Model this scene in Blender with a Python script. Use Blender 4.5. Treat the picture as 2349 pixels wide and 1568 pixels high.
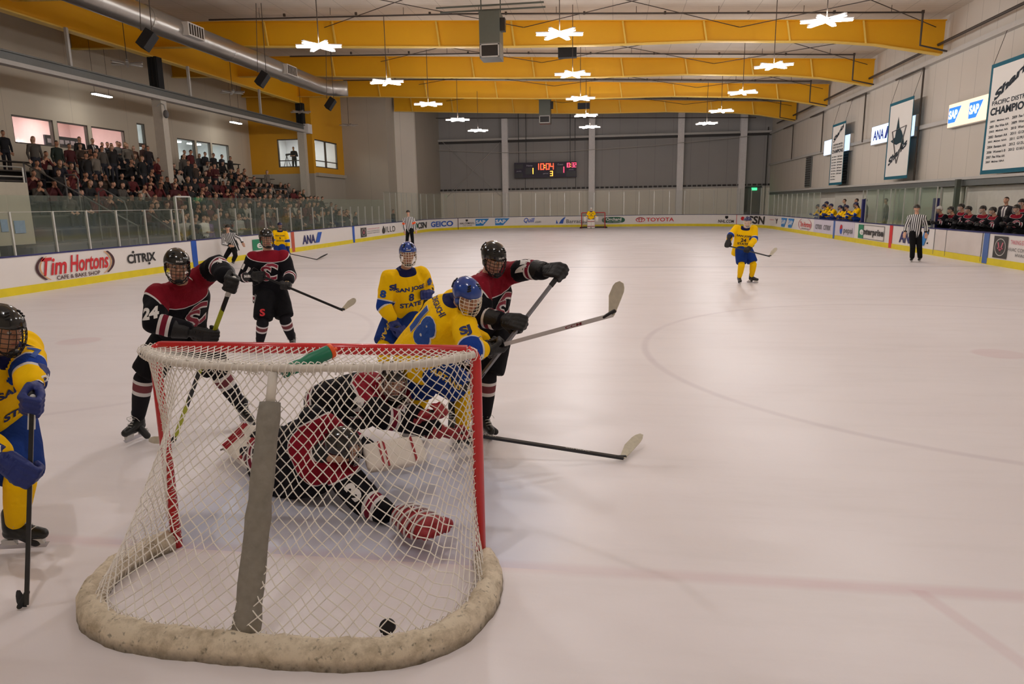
import bpy, bmesh, math, random
import numpy as np
from mathutils import Vector, Matrix, noise
from mathutils.bvhtree import BVHTree
random.seed(7)
for _o in list(bpy.data.objects): bpy.data.objects.remove(_o)
COL=bpy.context.scene.collection
V=Vector
# ---------------------------------------------------------------- camera, world, exposure
CAM=(1.676,-3.609,2.022); YAW,PITCH,ROLL=.1459,.195,-.0157; FPX=1599.0
_f=V((-math.sin(YAW)*math.cos(PITCH), math.cos(YAW)*math.cos(PITCH), -math.sin(PITCH)))
_r=V((math.cos(YAW), math.sin(YAW), 0)); _u=_r.cross(_f)
_c,_s=math.cos(ROLL),math.sin(ROLL)
CR=_r*_c+_u*_s; CU=-_r*_s+_u*_c; CF=_f
cd=bpy.data.cameras.new('camera'); cam=bpy.data.objects.new('camera',cd); COL.objects.link(cam)
cd.sensor_fit='HORIZONTAL'; cd.sensor_width=36; cd.lens=36*FPX/2349; cd.clip_start=.05; cd.clip_end=300
_m=Matrix((CR,CU,-CF)).transposed().to_4x4(); _m.translation=V(CAM); cam.matrix_world=_m
SC=bpy.context.scene; SC.camera=cam
w=bpy.data.worlds.new('world'); SC.world=w; w.use_nodes=True
w.node_tree.nodes['Background'].inputs[0].default_value=(.02,.02,.022,1); w.node_tree.nodes['Background'].inputs[1].default_value=.3
SC.view_settings.view_transform='Standard'; SC.view_settings.look='None'; SC.view_settings.gamma=1
SC.view_settings.use_curve_mapping=False; SC.view_settings.exposure=0.0
LAMP=58.0      # strength of the point lights added at the ceiling fixtures
# a measured photo position on a known plane -> the point in the hall
def _ray(u,v): return CF+CR*((u-1174.5)/FPX)-CU*((v-784)/FPX)
def atY(u,v,Y): d=_ray(u,v); return V(CAM)+d*((Y-CAM[1])/d.y)
def atX(u,v,X): d=_ray(u,v); return V(CAM)+d*((X-CAM[0])/d.x)
def atZ(u,v,Z=0.): d=_ray(u,v); return V(CAM)+d*((Z-CAM[2])/d.z)
# ---------------------------------------------------------------- materials
def srgb(r,g,b): return tuple((x/255/12.92 if x/255<=.04045 else ((x/255+.055)/1.055)**2.4) for x in (r,g,b))+(1,)
def nodes_of(name):
    m=bpy.data.materials.new(name); m.use_nodes=True; nt=m.node_tree; return m,nt,nt.nodes['Principled BSDF']
def mat(name,col,rough=.6,metal=0,var=.08,scale=6,bump=0,bscale=60,emit=0,coat=0):
    m,nt,b=nodes_of(name); N=nt.nodes; L=nt.links
    c=col if len(col)==4 else tuple(col)+(1,)
    b.inputs['Roughness'].default_value=rough; b.inputs['Metallic'].default_value=metal
    if coat: b.inputs['Coat Weight'].default_value=coat; b.inputs['Coat Roughness'].default_value=.1
    tc=N.new('ShaderNodeTexCoord'); nz=N.new('ShaderNodeTexNoise'); nz.inputs['Scale'].default_value=scale; nz.inputs['Detail'].default_value=3
    L.new(tc.outputs['Object'],nz.inputs['Vector'])
    mx=N.new('ShaderNodeMix'); mx.data_type='RGBA'
    mx.inputs[6].default_value=tuple(x*(1-var) for x in c[:3])+(1,); mx.inputs[7].default_value=tuple(min(1,x*(1+var)) for x in c[:3])+(1,)
    L.new(nz.outputs['Fac'],mx.inputs[0]); L.new(mx.outputs[2],b.inputs['Base Color'])
    if bump:
        n2=N.new('ShaderNodeTexNoise'); n2.inputs['Scale'].default_value=bscale; L.new(tc.outputs['Object'],n2.inputs['Vector'])
        bp=N.new('ShaderNodeBump'); bp.inputs['Strength'].default_value=bump; bp.inputs['Distance'].default_value=.01
        L.new(n2.outputs['Fac'],bp.inputs['Height']); L.new(bp.outputs['Normal'],b.inputs['Normal'])
    if emit: b.inputs['Emission Color'].default_value=c; b.inputs['Emission Strength'].default_value=emit
    m.diffuse_color=c; return m
def math_node(nt,op,a,b=None,c=None,clamp=False):
    n=nt.nodes.new('ShaderNodeMath'); n.operation=op; n.use_clamp=clamp
    for i,x in enumerate((a,b,c)):
        if x is None: continue
        if isinstance(x,(int,float)): n.inputs[i].default_value=x
        else: nt.links.new(x,n.inputs[i])
    return n.outputs[0]
def mix(nt,fac,a,b):
    n=nt.nodes.new('ShaderNodeMix'); n.data_type='RGBA'
    for i,x in ((0,fac),(6,a),(7,b)):
        if isinstance(x,(int,float,tuple)): n.inputs[i].default_value=x
        else: nt.links.new(x,n.inputs[i])
    return n.outputs[2]
def attr(nt,name):
    n=nt.nodes.new('ShaderNodeAttribute'); n.attribute_name=name; return n
def band_mask(nt,x,lo,hi): return math_node(nt,'MULTIPLY',math_node(nt,'GREATER_THAN',x,lo),math_node(nt,'LESS_THAN',x,hi))
def cloth(name,base,layers=(),rough=.85,bump=.35):
    """woven jersey cloth; layers = (attribute, low, high, colour) bands sewn into it"""
    m,nt,b=nodes_of(name); L=nt.links
    cur=tuple(base)
    for a,lo,hi,c in layers: cur=mix(nt,band_mask(nt,attr(nt,a).outputs['Fac'],lo,hi),cur,tuple(c))
    tc=nt.nodes.new('ShaderNodeTexCoord')
    if isinstance(cur,tuple): b.inputs['Base Color'].default_value=cur
    else: L.new(cur,b.inputs['Base Color'])
    nz=nt.nodes.new('ShaderNodeTexNoise'); nz.inputs['Scale'].default_value=9; nz.inputs['Detail'].default_value=4; nz.inputs['Distortion'].default_value=1.2
    L.new(tc.outputs['Object'],nz.inputs['Vector'])
    bp=nt.nodes.new('ShaderNodeBump'); bp.inputs['Strength'].default_value=bump; bp.inputs['Distance'].default_value=.03
    L.new(nz.outputs['Fac'],bp.inputs['Height']); L.new(bp.outputs['Normal'],b.inputs['Normal'])
    b.inputs['Roughness'].default_value=rough; b.inputs['Specular IOR Level'].default_value=.2
    return m
WHITE=srgb(232,226,222); BLACKC=srgb(13,12,19); MAROON=srgb(126,20,42); YEL=srgb(255,202,0); BLUE=srgb(24,62,150); NAVY=srgb(24,28,74)
M={}
M['red']=mat('red_paint',srgb(205,22,28),.35,coat=.3)
M['redflat']=mat('red_vinyl',srgb(205,30,40),.5)
M['white']=mat('white_vinyl',srgb(235,230,228),.5)
M['black']=mat('black_plastic',srgb(20,20,23),.35)
M['blackm']=mat('matte_black',srgb(24,24,26),.8)
M['grey']=mat('grey_metal',srgb(120,122,120),.45,.6)
M['lgrey']=mat('light_grey_paint',srgb(190,186,180),.5)
M['steel']=mat('steel',srgb(200,200,205),.25,1)
M['alu']=mat('aluminium_post',srgb(205,205,200),.35,.7)
M['blue']=mat('blue_vinyl',srgb(28,84,180),.5)
M['navy']=mat('navy_vinyl',srgb(30,32,96),.5)
M['yellow']=mat('yellow_kick_plate',srgb(226,205,20),.45,var=.14,scale=3)
M['green']=mat('green_vinyl',srgb(20,130,90),.5)
M['dgreen']=mat('dark_green_vinyl',srgb(20,90,62),.5)
M['teal']=mat('teal_cloth',srgb(14,96,116),.8)
M['orange']=mat('orange_plastic',srgb(238,90,20),.5)
M['pink']=mat('pink_print',srgb(205,110,125),.6)
M['greyprint']=mat('grey_print',srgb(110,108,108),.6)
M['tan']=mat('tan_print',srgb(214,160,110),.6)
M['brownp']=mat('brown_print',srgb(70,30,36),.6)
M['lblue']=mat('light_blue_vinyl',srgb(40,130,200),.5)
# ---------------------------------------------------------------- mesh building
class MB:
    def __init__(s): s.v=[]; s.f=[]; s.m=[]
    def add(s,vs,fs,mi=0):
        n=len(s.v); s.v+= [tuple(x) for x in vs]; s.f+=[tuple(i+n for i in f) for f in fs]; s.m+=[mi]*len(fs); return s
    def box(s,c,d,mi=0,R=None):
        c=V(c); P=[V(((i&1)*2-1,((i>>1)&1)*2-1,((i>>2)&1)*2-1)) for i in range(8)]
        P=[V((p.x*d[0]/2,p.y*d[1]/2,p.z*d[2]/2)) for p in P]
        if R is not None: P=[R@p for p in P]
        return s.add([c+p for p in P],[(0,2,3,1),(4,5,7,6),(0,1,5,4),(2,6,7,3),(0,4,6,2),(1,3,7,5)],mi)
    def span(s,a,b,mi=0): a=V(a);b=V(b); return s.box((a+b)/2,(abs(b.x-a.x),abs(b.y-a.y),abs(b.z-a.z)),mi)
    def bar(s,a,b,w,h,mi=0,up=(0,0,1)):
        a=V(a);b=V(b); d=(b-a).normalized(); x=d.cross(V(up)); 
        if x.length<1e-4: x=d.cross(V((1,0,0)))
        x.normalize(); z=x.cross(d)
        P=[p+x*(w/2*i)+z*(h/2*j) for p in (a,b) for i,j in ((-1,-1),(1,-1),(1,1),(-1,1))]
        return s.add(P,[(3,2,1,0),(4,5,6,7),(0,1,5,4),(1,2,6,5),(2,3,7,6),(3,0,4,7)],mi)
    def quad(s,a,b,c,d,mi=0): return s.add([a,b,c,d],[(0,1,2,3)],mi)
    def poly(s,pts,mi=0): return s.add(pts,[tuple(range(len(pts)))],mi)
    def tube(s,pts,r,seg=8,mi=0,closed=False,cap=True,sq=1.0):
        pts=[V(p) for p in pts]; n=len(pts); rs=r if isinstance(r,(list,tuple)) else [r]*n
        T=[]
        for i in range(n):
            a=pts[(i-1)%n] if (closed or i>0) else pts[i]; b=pts[(i+1)%n] if (closed or i<n-1) else pts[i]
            d=(b-a); T.append(d.normalized() if d.length>1e-9 else V((0,0,1)))
        x=T[0].cross(V((0,0,1)));
        if x.length<1e-3: x=T[0].cross(V((1,0,0)))
        x.normalize(); vs=[]
        for i in range(n):
            x=(x-T[i]*x.dot(T[i])); 
            if x.length<1e-6: x=T[i].orthogonal()
            x.normalize(); y=T[i].cross(x)
            for k in range(seg):
                t=2*math.pi*k/seg; vs.append(pts[i]+(x*math.cos(t)+y*math.sin(t)*sq)*rs[i])
        fs=[]
        for i in range(n if closed else n-1):
            j=(i+1)%n
            for k in range(seg): k2=(k+1)%seg; fs.append((i*seg+k,i*seg+k2,j*seg+k2,j*seg+k))
        if cap and not closed: fs.append(tuple(range(seg))[::-1]); fs.append(tuple((n-1)*seg+k for k in range(seg)))
        return s.add(vs,fs,mi)
    def capsule(s,a,b,ra,rb,seg=14,mi=0):
        a=V(a);b=V(b); d=b-a; L=d.length; d=d.normalized() if L>1e-6 else V((0,0,1))
        pts=[];rs=[]
        for k in range(1,5): t=math.pi/2*k/4; pts.append(a-d*ra*math.cos(t)); rs.append(max(1e-4,ra*math.sin(t)))
        for k in range(4): t=math.pi/2*(4-k)/4; pts.append(b+d*rb*math.cos(t)); rs.append(max(1e-4,rb*math.sin(t)))
        pts.insert(0,a-d*ra*.999); rs.insert(0,ra*.04); pts.append(b+d*rb*.999); rs.append(rb*.04)
        return s.tube(pts,rs,seg,mi)
    def ell(s,c,r,R=None,seg=16,rings=10,mi=0):
        c=V(c); vs=[]; fs=[]
        for i in range(rings+1):
            t=math.pi*i/rings
            for k in range(seg):
                p=2*math.pi*k/seg; q=V((r[0]*math.sin(t)*math.cos(p),r[1]*math.sin(t)*math.sin(p),r[2]*math.cos(t)))
                vs.append(c+(R@q if R is not None else q))
        for i in range(rings):
            for k in range(seg): k2=(k+1)%seg; fs.append((i*seg+k,(i+1)*seg+k,(i+1)*seg+k2,i*seg+k2))
        return s.add(vs,fs,mi)
    def loft(s,rings,seg=20,mi=0,p=2.3):
        """rings: (centre, axis_x, axis_y, half_x, half_y)"""
        vs=[]
        for c,ax,ay,rx,ry in rings:
            for k in range(seg):
                t=2*math.pi*k/seg; cx=math.copysign(abs(math.cos(t))**(2/p),math.cos(t)); sy=math.copysign(abs(math.sin(t))**(2/p),math.sin(t))
                vs.append(V(c)+V(ax)*(cx*rx)+V(ay)*(sy*ry))
        n=len(rings); fs=[(i*seg+k,i*seg+(k+1)%seg,(i+1)*seg+(k+1)%seg,(i+1)*seg+k) for i in range(n-1) for k in range(seg)]
        fs.append(tuple(range(seg))[::-1]); fs.append(tuple((n-1)*seg+k for k in range(seg)))
        return s.add(vs,fs,mi)
    def mesh(s,name):
        me=bpy.data.meshes.new(name); me.from_pydata(s.v,[],s.f); me.polygons.foreach_set('material_index',s.m); me.update(); return me
    def build(s,name,mats,parent=None,smooth=False):
        return link(name,s.mesh(name),mats,parent,smooth)
def fixnormals(me):
    bm=bmesh.new(); bm.from_mesh(me); bmesh.ops.recalc_face_normals(bm,faces=bm.faces); bm.to_mesh(me); bm.free()
def link(name,me,mats=None,parent=None,smooth=False):
    if mats is not None:
        for m_ in (mats if isinstance(mats,(list,tuple)) else [mats]): me.materials.append(m_)
    if smooth: me.polygons.foreach_set('use_smooth',[True]*len(me.polygons))
    o=bpy.data.objects.new(name,me); COL.objects.link(o)
    if parent: o.parent=parent; o.matrix_parent_inverse=parent_world(parent).inverted()
    return o
def parent_world(p):
    m=p.matrix_basis.copy()
    q=p
    while q.parent: m=q.parent.matrix_basis @ q.matrix_parent_inverse @ m; q=q.parent
    return m
def root(name,loc,label,cat,group=None,rz=0):
    o=bpy.data.objects.new(name,None); COL.objects.link(o); o.location=loc; o.rotation_euler.z=rz; o.empty_display_size=.2
    return tag(o,label,cat,group)
def tag(o,label,cat,group=None,kind=None):
    o['label']=label; o['category']=cat
    if group: o['group']=group
    if kind: o['kind']=kind
    return o
def lab(o,label): o['label']=label; return o
def struct(name,mb,mats,parent=None,smooth=False):
    o=mb.build(name,mats,parent,smooth)
    if not parent: o['kind']='structure'
    return o
def copy_tree(o,parent=None):
    c=o.copy(); COL.objects.link(c); c.parent=parent
    if parent: c.matrix_parent_inverse=o.matrix_parent_inverse.copy()
    for ch in list(o.children): copy_tree(ch,c)
    return c
def _eval(o):
    dg=bpy.context.evaluated_depsgraph_get(); me=bpy.data.meshes.new_from_object(o.evaluated_get(dg)); return me
def blob(mb,voxel,smooth=4,name='blob'):
    """one continuous surface around overlapping closed volumes"""
    o=link(name,mb.mesh(name)); r=o.modifiers.new('r','REMESH'); r.mode='VOXEL'; r.voxel_size=voxel; r.adaptivity=0
    if smooth: s=o.modifiers.new('s','SMOOTH'); s.iterations=smooth; s.factor=.5
    me=_eval(o); bpy.data.objects.remove(o); me.name=name
    me.polygons.foreach_set('use_smooth',[True]*len(me.polygons)); return me
def coords(me):
    a=np.empty(len(me.vertices)*3); me.vertices.foreach_get('co',a); return a.reshape(-1,3)
def setattr_f(me,name,vals):
    a=me.attributes.new(name,'FLOAT','POINT'); a.data.foreach_set('value',np.asarray(vals,dtype=np.float32))
def setcol(me,cols):
    a=me.attributes.new('tint','FLOAT_COLOR','POINT'); c=np.ones((len(cols),4),dtype=np.float32); c[:,:3]=cols; a.data.foreach_set('color',c.ravel())
def segd(P,a,b):
    a=np.array(a);b=np.array(b); d=b-a; L=d@d; t=np.clip(((P-a)@d)/max(L,1e-9),0,1); q=a+t[:,None]*d
    return np.linalg.norm(P-q,axis=1),t
# ---------------------------------------------------------------- lettering
_tc={}
def text_mesh(txt,bold=0.,shear=0.,spacing=1.,cell=0):
    """unit-height lettering, centred, as a plain python (verts, faces)"""
    k=(txt,bold,shear,spacing,cell)
    if k in _tc: return _tc[k]
    c=bpy.data.curves.new('t','FONT'); c.body=txt; c.size=1; c.align_x='CENTER'; c.align_y='CENTER'; c.offset=bold; c.shear=shear; c.space_character=spacing; c.resolution_u=3
    o=bpy.data.objects.new('t',c); COL.objects.link(o); me=_eval(o); bpy.data.objects.remove(o)
    bm=bmesh.new(); bm.from_mesh(me)
    bmesh.ops.remove_doubles(bm,verts=bm.verts,dist=1e-4)
    if bm.verts:
        xs=[v.co.x for v in bm.verts]; ys=[v.co.y for v in bm.verts]; cy=(min(ys)+max(ys))/2; cx=(min(xs)+max(xs))/2; h=max(ys)-min(ys)
        for v in bm.verts: v.co.x=(v.co.x-cx)/h; v.co.y=(v.co.y-cy)/h; v.co.z=0
        if cell: grid_cut(bm,cell)
    out=([tuple(v.co) for v in bm.verts],[tuple(v.index for v in f.verts) for f in bm.faces]); 
    bm.verts.index_update(); out=([tuple(v.co) for v in bm.verts],[tuple(v.index for v in f.verts) for f in bm.faces])
    bm.free(); bpy.data.meshes.remove(me); _tc[k]=out; return out
def grid_cut(bm,cell):
    xs=[v.co.x for v in bm.verts]; ys=[v.co.y for v in bm.verts]
    for ax,lo,hi in ((0,min(xs),max(xs)),(1,min(ys),max(ys))):
        t=lo+cell
        while t<hi:
            n=[0,0,0]; n[ax]=1; p=[0,0,0]; p[ax]=t
            bmesh.ops.bisect_plane(bm,geom=bm.verts[:]+bm.edges[:]+bm.faces[:],plane_co=p,plane_no=n); t+=cell
def poly_shape(polys,cell=0):
    bm=bmesh.new()
    for pl in polys:
        vs=[bm.verts.new((x,y,0)) for x,y in pl]; bm.faces.new(vs)
    if cell: grid_cut(bm,cell)
    bm.verts.index_update(); out=([tuple(v.co) for v in bm.verts],[tuple(v.index for v in f.verts) for f in bm.faces]); bm.free(); return out
def ring_poly(cx,cy,rx,ry,t,a0=0,a1=360,n=28):
    out=[]
    for i in range(n):
        p=math.radians(a0+(a1-a0)*i/n); q=math.radians(a0+(a1-a0)*(i+1)/n)
        out.append([(cx+rx*math.cos(p),cy+ry*math.sin(p)),(cx+rx*math.cos(q),cy+ry*math.sin(q)),(cx+(rx-t)*math.cos(q),cy+(ry-t)*math.sin(q)),(cx+(rx-t)*math.cos(p),cy+(ry-t)*math.sin(p))])
    return out
def disc_poly(cx,cy,rx,ry,n=24): return [[(cx+rx*math.cos(2*math.pi*i/n),cy+ry*math.sin(2*math.pi*i/n)) for i in range(n)]]
# ---------------------------------------------------------------- ice with painted lines under a frosted top
m,nt,b=nodes_of('ice'); L=nt.links; N=nt.nodes
geo=N.new('ShaderNodeNewGeometry'); sp=N.new('ShaderNodeSeparateXYZ'); L.new(geo.outputs['Position'],sp.inputs[0]); X,Y=sp.outputs[0],sp.outputs[1]
def mn(op,a,b_=None,c=None,clamp=False): return math_node(nt,op,a,b_,c,clamp)
def soft(d,half,edge): # 1 inside |d|<half, fading over edge
    return mn('SUBTRACT',1.0,mn('DIVIDE',mn('SUBTRACT',mn('ABSOLUTE',d),half),edge,clamp=True),clamp=True)
def rad(cx,cy): 
    a=mn('POWER',mn('SUBTRACT',X,cx),2.0); c_=mn('POWER',mn('SUBTRACT',Y,cy),2.0); return mn('SQRT',mn('ADD',a,c_))
n1=N.new('ShaderNodeTexNoise'); n1.inputs['Scale'].default_value=.55; n1.inputs['Detail'].default_value=6; n1.inputs['Distortion'].default_value=1.0; L.new(geo.outputs['Position'],n1.inputs['Vector'])
mp=N.new('ShaderNodeMapping'); mp.inputs['Scale'].default_value=(.35,2.2,1); L.new(geo.outputs['Position'],mp.inputs['Vector'])
n2=N.new('ShaderNodeTexNoise'); n2.inputs['Scale'].default_value=1.4; n2.inputs['Detail'].default_value=8; n2.inputs['Roughness'].default_value=.65; L.new(mp.outputs[0],n2.inputs['Vector'])
cur=mix(nt,n1.outputs['Fac'],srgb(232,224,226),srgb(242,236,238))
far=mn('MULTIPLY',mn('DIVIDE',mn('SUBTRACT',Y,8.0),25.0,clamp=True),.55)
streak=mn('MULTIPLY',mn('MULTIPLY',mn('SUBTRACT',n2.outputs['Fac'],.5),5.0,clamp=True),mn('ADD',far,.09))
cur=mix(nt,streak,cur,srgb(186,180,172))
frost=mn('ADD',mn('MULTIPLY',n1.outputs['Fac'],.9),.1)
pr=srgb(205,150,160)
inb=mn('MULTIPLY',soft(X,1.0,.5),mn('MULTIPLY',mn('GREATER_THAN',Y,-.02),soft(rad(0,0),1.45,.5)))
cur=mix(nt,mn('MULTIPLY',inb,mn('MULTIPLY',frost,.85)),cur,srgb(172,190,226))
for d,h,e,c,k in ((mn('SUBTRACT',Y,0.0),.022,.06,pr,.38),(mn('SUBTRACT',Y,54.3),.03,.04,srgb(200,120,120),.4),
    (mn('SUBTRACT',Y,18.9),.10,.1,srgb(120,128,150),.42),(mn('SUBTRACT',Y,27.15),.12,.1,srgb(190,120,120),.10),(mn('SUBTRACT',Y,35.4),.12,.1,srgb(120,130,160),.16),
    (mn('SUBTRACT',rad(6.7,6.15),4.57),.02,.05,srgb(185,170,180),.42),(mn('SUBTRACT',rad(-6.7,6.15),4.57),.02,.05,srgb(185,170,180),.3),
    (rad(6.7,6.15),.28,.06,pr,.35),(rad(-6.7,6.15),.28,.06,pr,.4),(rad(0,27.15),.1,.1,srgb(120,128,160),.3)):
    cur=mix(nt,mn('MULTIPLY',soft(d,h,e),mn('MULTIPLY',frost,k)),cur,c)
# trapezoid line behind the goal line
tz=mn('MULTIPLY',soft(mn('SUBTRACT',X,mn('ADD',3.28,mn('MULTIPLY',Y,-.36))),.025,.03),mn('LESS_THAN',Y,0.0))
cur=mix(nt,mn('MULTIPLY',tz,mn('MULTIPLY',frost,.3)),cur,pr)
L.new(cur,b.inputs['Base Color'])
rg=mn('ADD',mn('MULTIPLY',n2.outputs['Fac'],.25),.28); L.new(rg,b.inputs['Roughness']); b.inputs['Specular IOR Level'].default_value=.35
bp=N.new('ShaderNodeBump'); bp.inputs['Strength'].default_value=.12; bp.inputs['Distance'].default_value=.01
n3=N.new('ShaderNodeTexNoise'); n3.inputs['Scale'].default_value=14; n3.inputs['Detail'].default_value=5; L.new(geo.outputs['Position'],n3.inputs['Vector']); L.new(n3.outputs['Fac'],bp.inputs['Height']); L.new(bp.outputs['Normal'],b.inputs['Normal'])
M['ice']=m
# ---------------------------------------------------------------- rink perimeter
R_=8.5; QL=R_*math.pi/2; SEG=[43.95,QL,8.9,QL,43.95,QL,8.9,QL]; PER=sum(SEG)
def path(s,off=0.,z=0.):
    s=s%PER; k=0
    while s>SEG[k]: s-=SEG[k]; k+=1
    if k==0: x,y,nx,ny=-12.95,5.15+s,-1,0
    elif k==2: x,y,nx,ny=-4.45+s,57.6,0,1
    elif k==4: x,y,nx,ny=12.95,49.1-s,1,0
    elif k==6: x,y,nx,ny=4.45-s,-3.35,0,-1
    else:
        cx,cy,a0={1:(-4.45,49.1,180),3:(4.45,49.1,90),5:(4.45,5.15,0),7:(-4.45,5.15,-90)}[k]; a=math.radians(a0)-s/R_
        nx,ny=math.cos(a),math.sin(a); x,y=cx+R_*nx,cy+R_*ny
    return V((x+nx*off,y+ny*off,z))
def proj(p):
    d=V(p)-V(CAM); k=d.dot(CF)
    return (1174.5+FPX*d.dot(CR)/k,784-FPX*d.dot(CU)/k) if k>.1 else (None,None)
_tab=[(i*.05,proj(path(i*.05,0,.5))[0]) for i in range(int((43.95*2+QL*2+8.9)/.05))]
def S_at(u): return min((t for t in _tab if t[1] is not None and t[0]>2),key=lambda t:abs(t[1]-u))[0]
mb=MB(); fl=[path(i*PER/240,.1) for i in range(240)]
mb.poly([p for p in reversed(fl)])
struct('floor',mb,M['ice']); fixnormals(bpy.data.objects['floor'].data)
mb=MB(); mb.quad((-32,-14,-.02),(22,-14,-.02),(22,66,-.02),(-32,66,-.02)); M['conc']=mat('dark_rubber_floor',srgb(34,33,33),.8)
struct('floor',mb,M['conc'])
mb=MB(); mb.quad((-15,57.9,-.01),(15.4,57.9,-.01),(15.4,63.4,-.01),(-15,63.4,-.01)); M['bounce_floor']=mat('pale_bounce_floor',srgb(196,188,176),.6); struct('floor',mb,M['bounce_floor'])  # unseen floor strip, made pale to bounce light onto the far wall
# boards
M['board']=mat('white_dasher_board',srgb(228,222,218),.4,var=.04,scale=1.5)
RB=root('rink_boards',(-12.95,27,0),'white dasher boards with yellow kick plate running round the ice','boards')
def band(mb,s0,s1,z0,z1,off,thick=.04,mi=0,step=.4):
    n=max(1,int(round((s1-s0)/step))); P=[]
    for i in range(n+1):
        s=s0+(s1-s0)*i/n; P+= [path(s,off,z0),path(s,off,z1),path(s,off+thick,z1),path(s,off+thick,z0)]
    F=[]
    for i in range(n):
        a=i*4; c=a+4
        F+=[(a,a+1,c+1,c),(a+1,a+2,c+2,c+1),(a+2,a+3,c+3,c+2),(a+3,a,c,c+3)]
    F+=[(0,3,2,1),(n*4,n*4+1,n*4+2,n*4+3)]
    mb.add(P,F,mi)
BEND=PER
mb=MB(); band(mb,0,BEND,.0,.93,.0,.12); mb.build('board_panel',M['board'],RB)
mb=MB(); band(mb,0,BEND,.0,.20,-.015,.02); lab(mb.build('kick_plate',M['yellow'],RB),'yellow kick plate')
mb=MB(); band(mb,0,BEND,.93,.965,-.02,.16); lab(mb.build('cap_rail',M['navy'],RB),'dark blue cap rail')
for u,mt,nm in ((446,'blue','blue line stripe'),(671,'redb','rust red centre line stripe'),(811,'blue','blue line stripe'),(2044,'red2','red centre line stripe'),(2263,'sblue','blue line stripe'),(1914,'sblue','blue line stripe')):
    if mt not in M: M[mt]={'redb':mat('rust_stripe',srgb(190,84,58),.5),'red2':mat('red_stripe',srgb(210,40,42),.5),'sblue':mat('pale_blue_stripe',srgb(70,104,168),.5)}[mt]
    s=S_at(u); mb=MB(); band(mb,s-.15,s+.15,.02,.93,-.02,.01); lab(mb.build('line_stripe',M[mt],RB),nm)
mb=MB()
for u in (1051,): s=S_at(u); band(mb,s-.03,s+.03,.02,.93,-.02,.01)
mb.build('panel_joint',M['brownp'],RB)
mb=MB(); s=S_at(1690); band(mb,s-.02,s+.02,.2,.93,-.02,.01); mb.build('panel_joint',M['redflat'],RB)
mb=MB()
for u in (2144,2170,2252): s=S_at(u); band(mb,s-.012,s+.012,.05,.93,-.02,.01)
mb.build('gate_joint',M['greyprint'],RB)
M['bpanel']=mat('translucent_gate_panel',srgb(214,204,198),.5,var=.1,scale=2)
mb=MB(); band(mb,S_at(2145),S_at(2252),.21,.92,-.012,.01); lab(mb.build('gate_panel',M['bpanel'],RB),'scuffed cream bench gate panels')
mb=MB(); band(mb,S_at(1867),S_at(1960),.21,.92,-.012,.01); M['lav']=mat('lavender_panel',srgb(208,200,212),.5); lab(mb.build('gate_panel',M['lav'],RB),'pale lavender bench gate panels')
# adverts
_adz=[0]
def ad(shape,u0,u1,z0,z1,mt,bbox=None,lift=0,parent=None,name='board_lettering',label=None,slant=0):
    vs,fs=shape; s0,s1=S_at(u0),S_at(u1)
    if bbox is None: xs=[v[0] for v in vs]; ys=[v[1] for v in vs]; bbox=(min(xs),max(xs),min(ys),max(ys))
    _adz[0]+=1; off=-.024-.002*lift
    P=[path(s0+(s1-s0)*(v[0]-bbox[0])/(bbox[1]-bbox[0]),off,z0+(z1-z0)*(v[1]-bbox[2])/(bbox[3]-bbox[2])) for v in vs]
    mb=MB(); mb.add(P,fs); o=mb.build(name,M[mt],RB)
    if label: lab(o,label)
    return o
T=text_mesh
def thick(sh,s): return sh
# large script logo inside two arcs
th=(0,1,0,1)
ad(poly_shape(ring_poly(.5,.52,.52,.80,.032,146,216)+ring_poly(.5,.52,.52,.80,.032,-38,34)),80,262,.24,.90,'brownp',(-.02,1.02,0,1),0,label='dark brown arcs round the red script')
ad(poly_shape(ring_poly(.5,.52,.475,.76,.016,144,220)+ring_poly(.5,.52,.475,.76,.016,-42,36)),80,262,.24,.90,'tan',(-.02,1.02,0,1),0,label='thin tan arcs round the red script')
ad(T('Tim',.02,.3),97,154,.38,.84,'redflat',label='red script lettering')
ad(T('Hortons',.02,.3),158,249,.39,.85,'redflat',label='red script lettering')
ad(T('CAFE & BAKE SHOP',.012),128,227,.235,.345,'brownp',label='small dark brown capitals')
ad(T('CITRIX',.03),291,356,.42,.70,'black',label='black capitals with dots'); 
ad(poly_shape(disc_poly(.5,.5,.5,.5)),303,308,.72,.80,'black'); ad(poly_shape(disc_poly(.5,.5,.5,.5)),338,343,.32,.40,'black')
ad(poly_shape([[(0,0),(1,0),(1,1),(0,1)]]),579,600,.32,.76,'green',label='green square'); ad(T('e',.02),588,600,.38,.6,'white',lift=1)
ad(T('ANA',.03,.05),693,722,.30,.72,'navy',label='dark blue capitals'); ad(poly_shape([[(.0,0),(.55,0),(1,1),(.45,1)]]),722,738,.30,.80,'blue',label='blue slanted bar')
M['seal']=mat('charcoal_print',srgb(62,58,56),.6)
def seal(u0,u1,z0,z1):
    ad(poly_shape([[(0,0),(1,0),(1,1),(0,1)]]),u0,u1,z0,z1,'seal',label='charcoal panel with an oval seal')
    ad(poly_shape(ring_poly(.5,.5,.4,.4,.04)),u0,u1,z0,z1,'lgrey',(0,1,0,1),1); ad(poly_shape([[(.28,.72),(.36,.72),(.54,.3),(.46,.3)],[(.64,.72),(.72,.72),(.54,.3),(.46,.3)],[(.3,.42),(.7,.42),(.7,.47),(.3,.47)]]),u0,u1,z0,z1,'pink',(0,1,0,1),2)
seal(827,840,.26,.80)
for z,t in ((.66,'TAKING EXCELLENT CARE'),(.52,'HVAC CONSTRUCTION'),(.40,'HVAC SERVICE')): ad(T(t,.005),842,870,z,z+.07,'pink' if z>.6 else 'greyprint')
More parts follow.
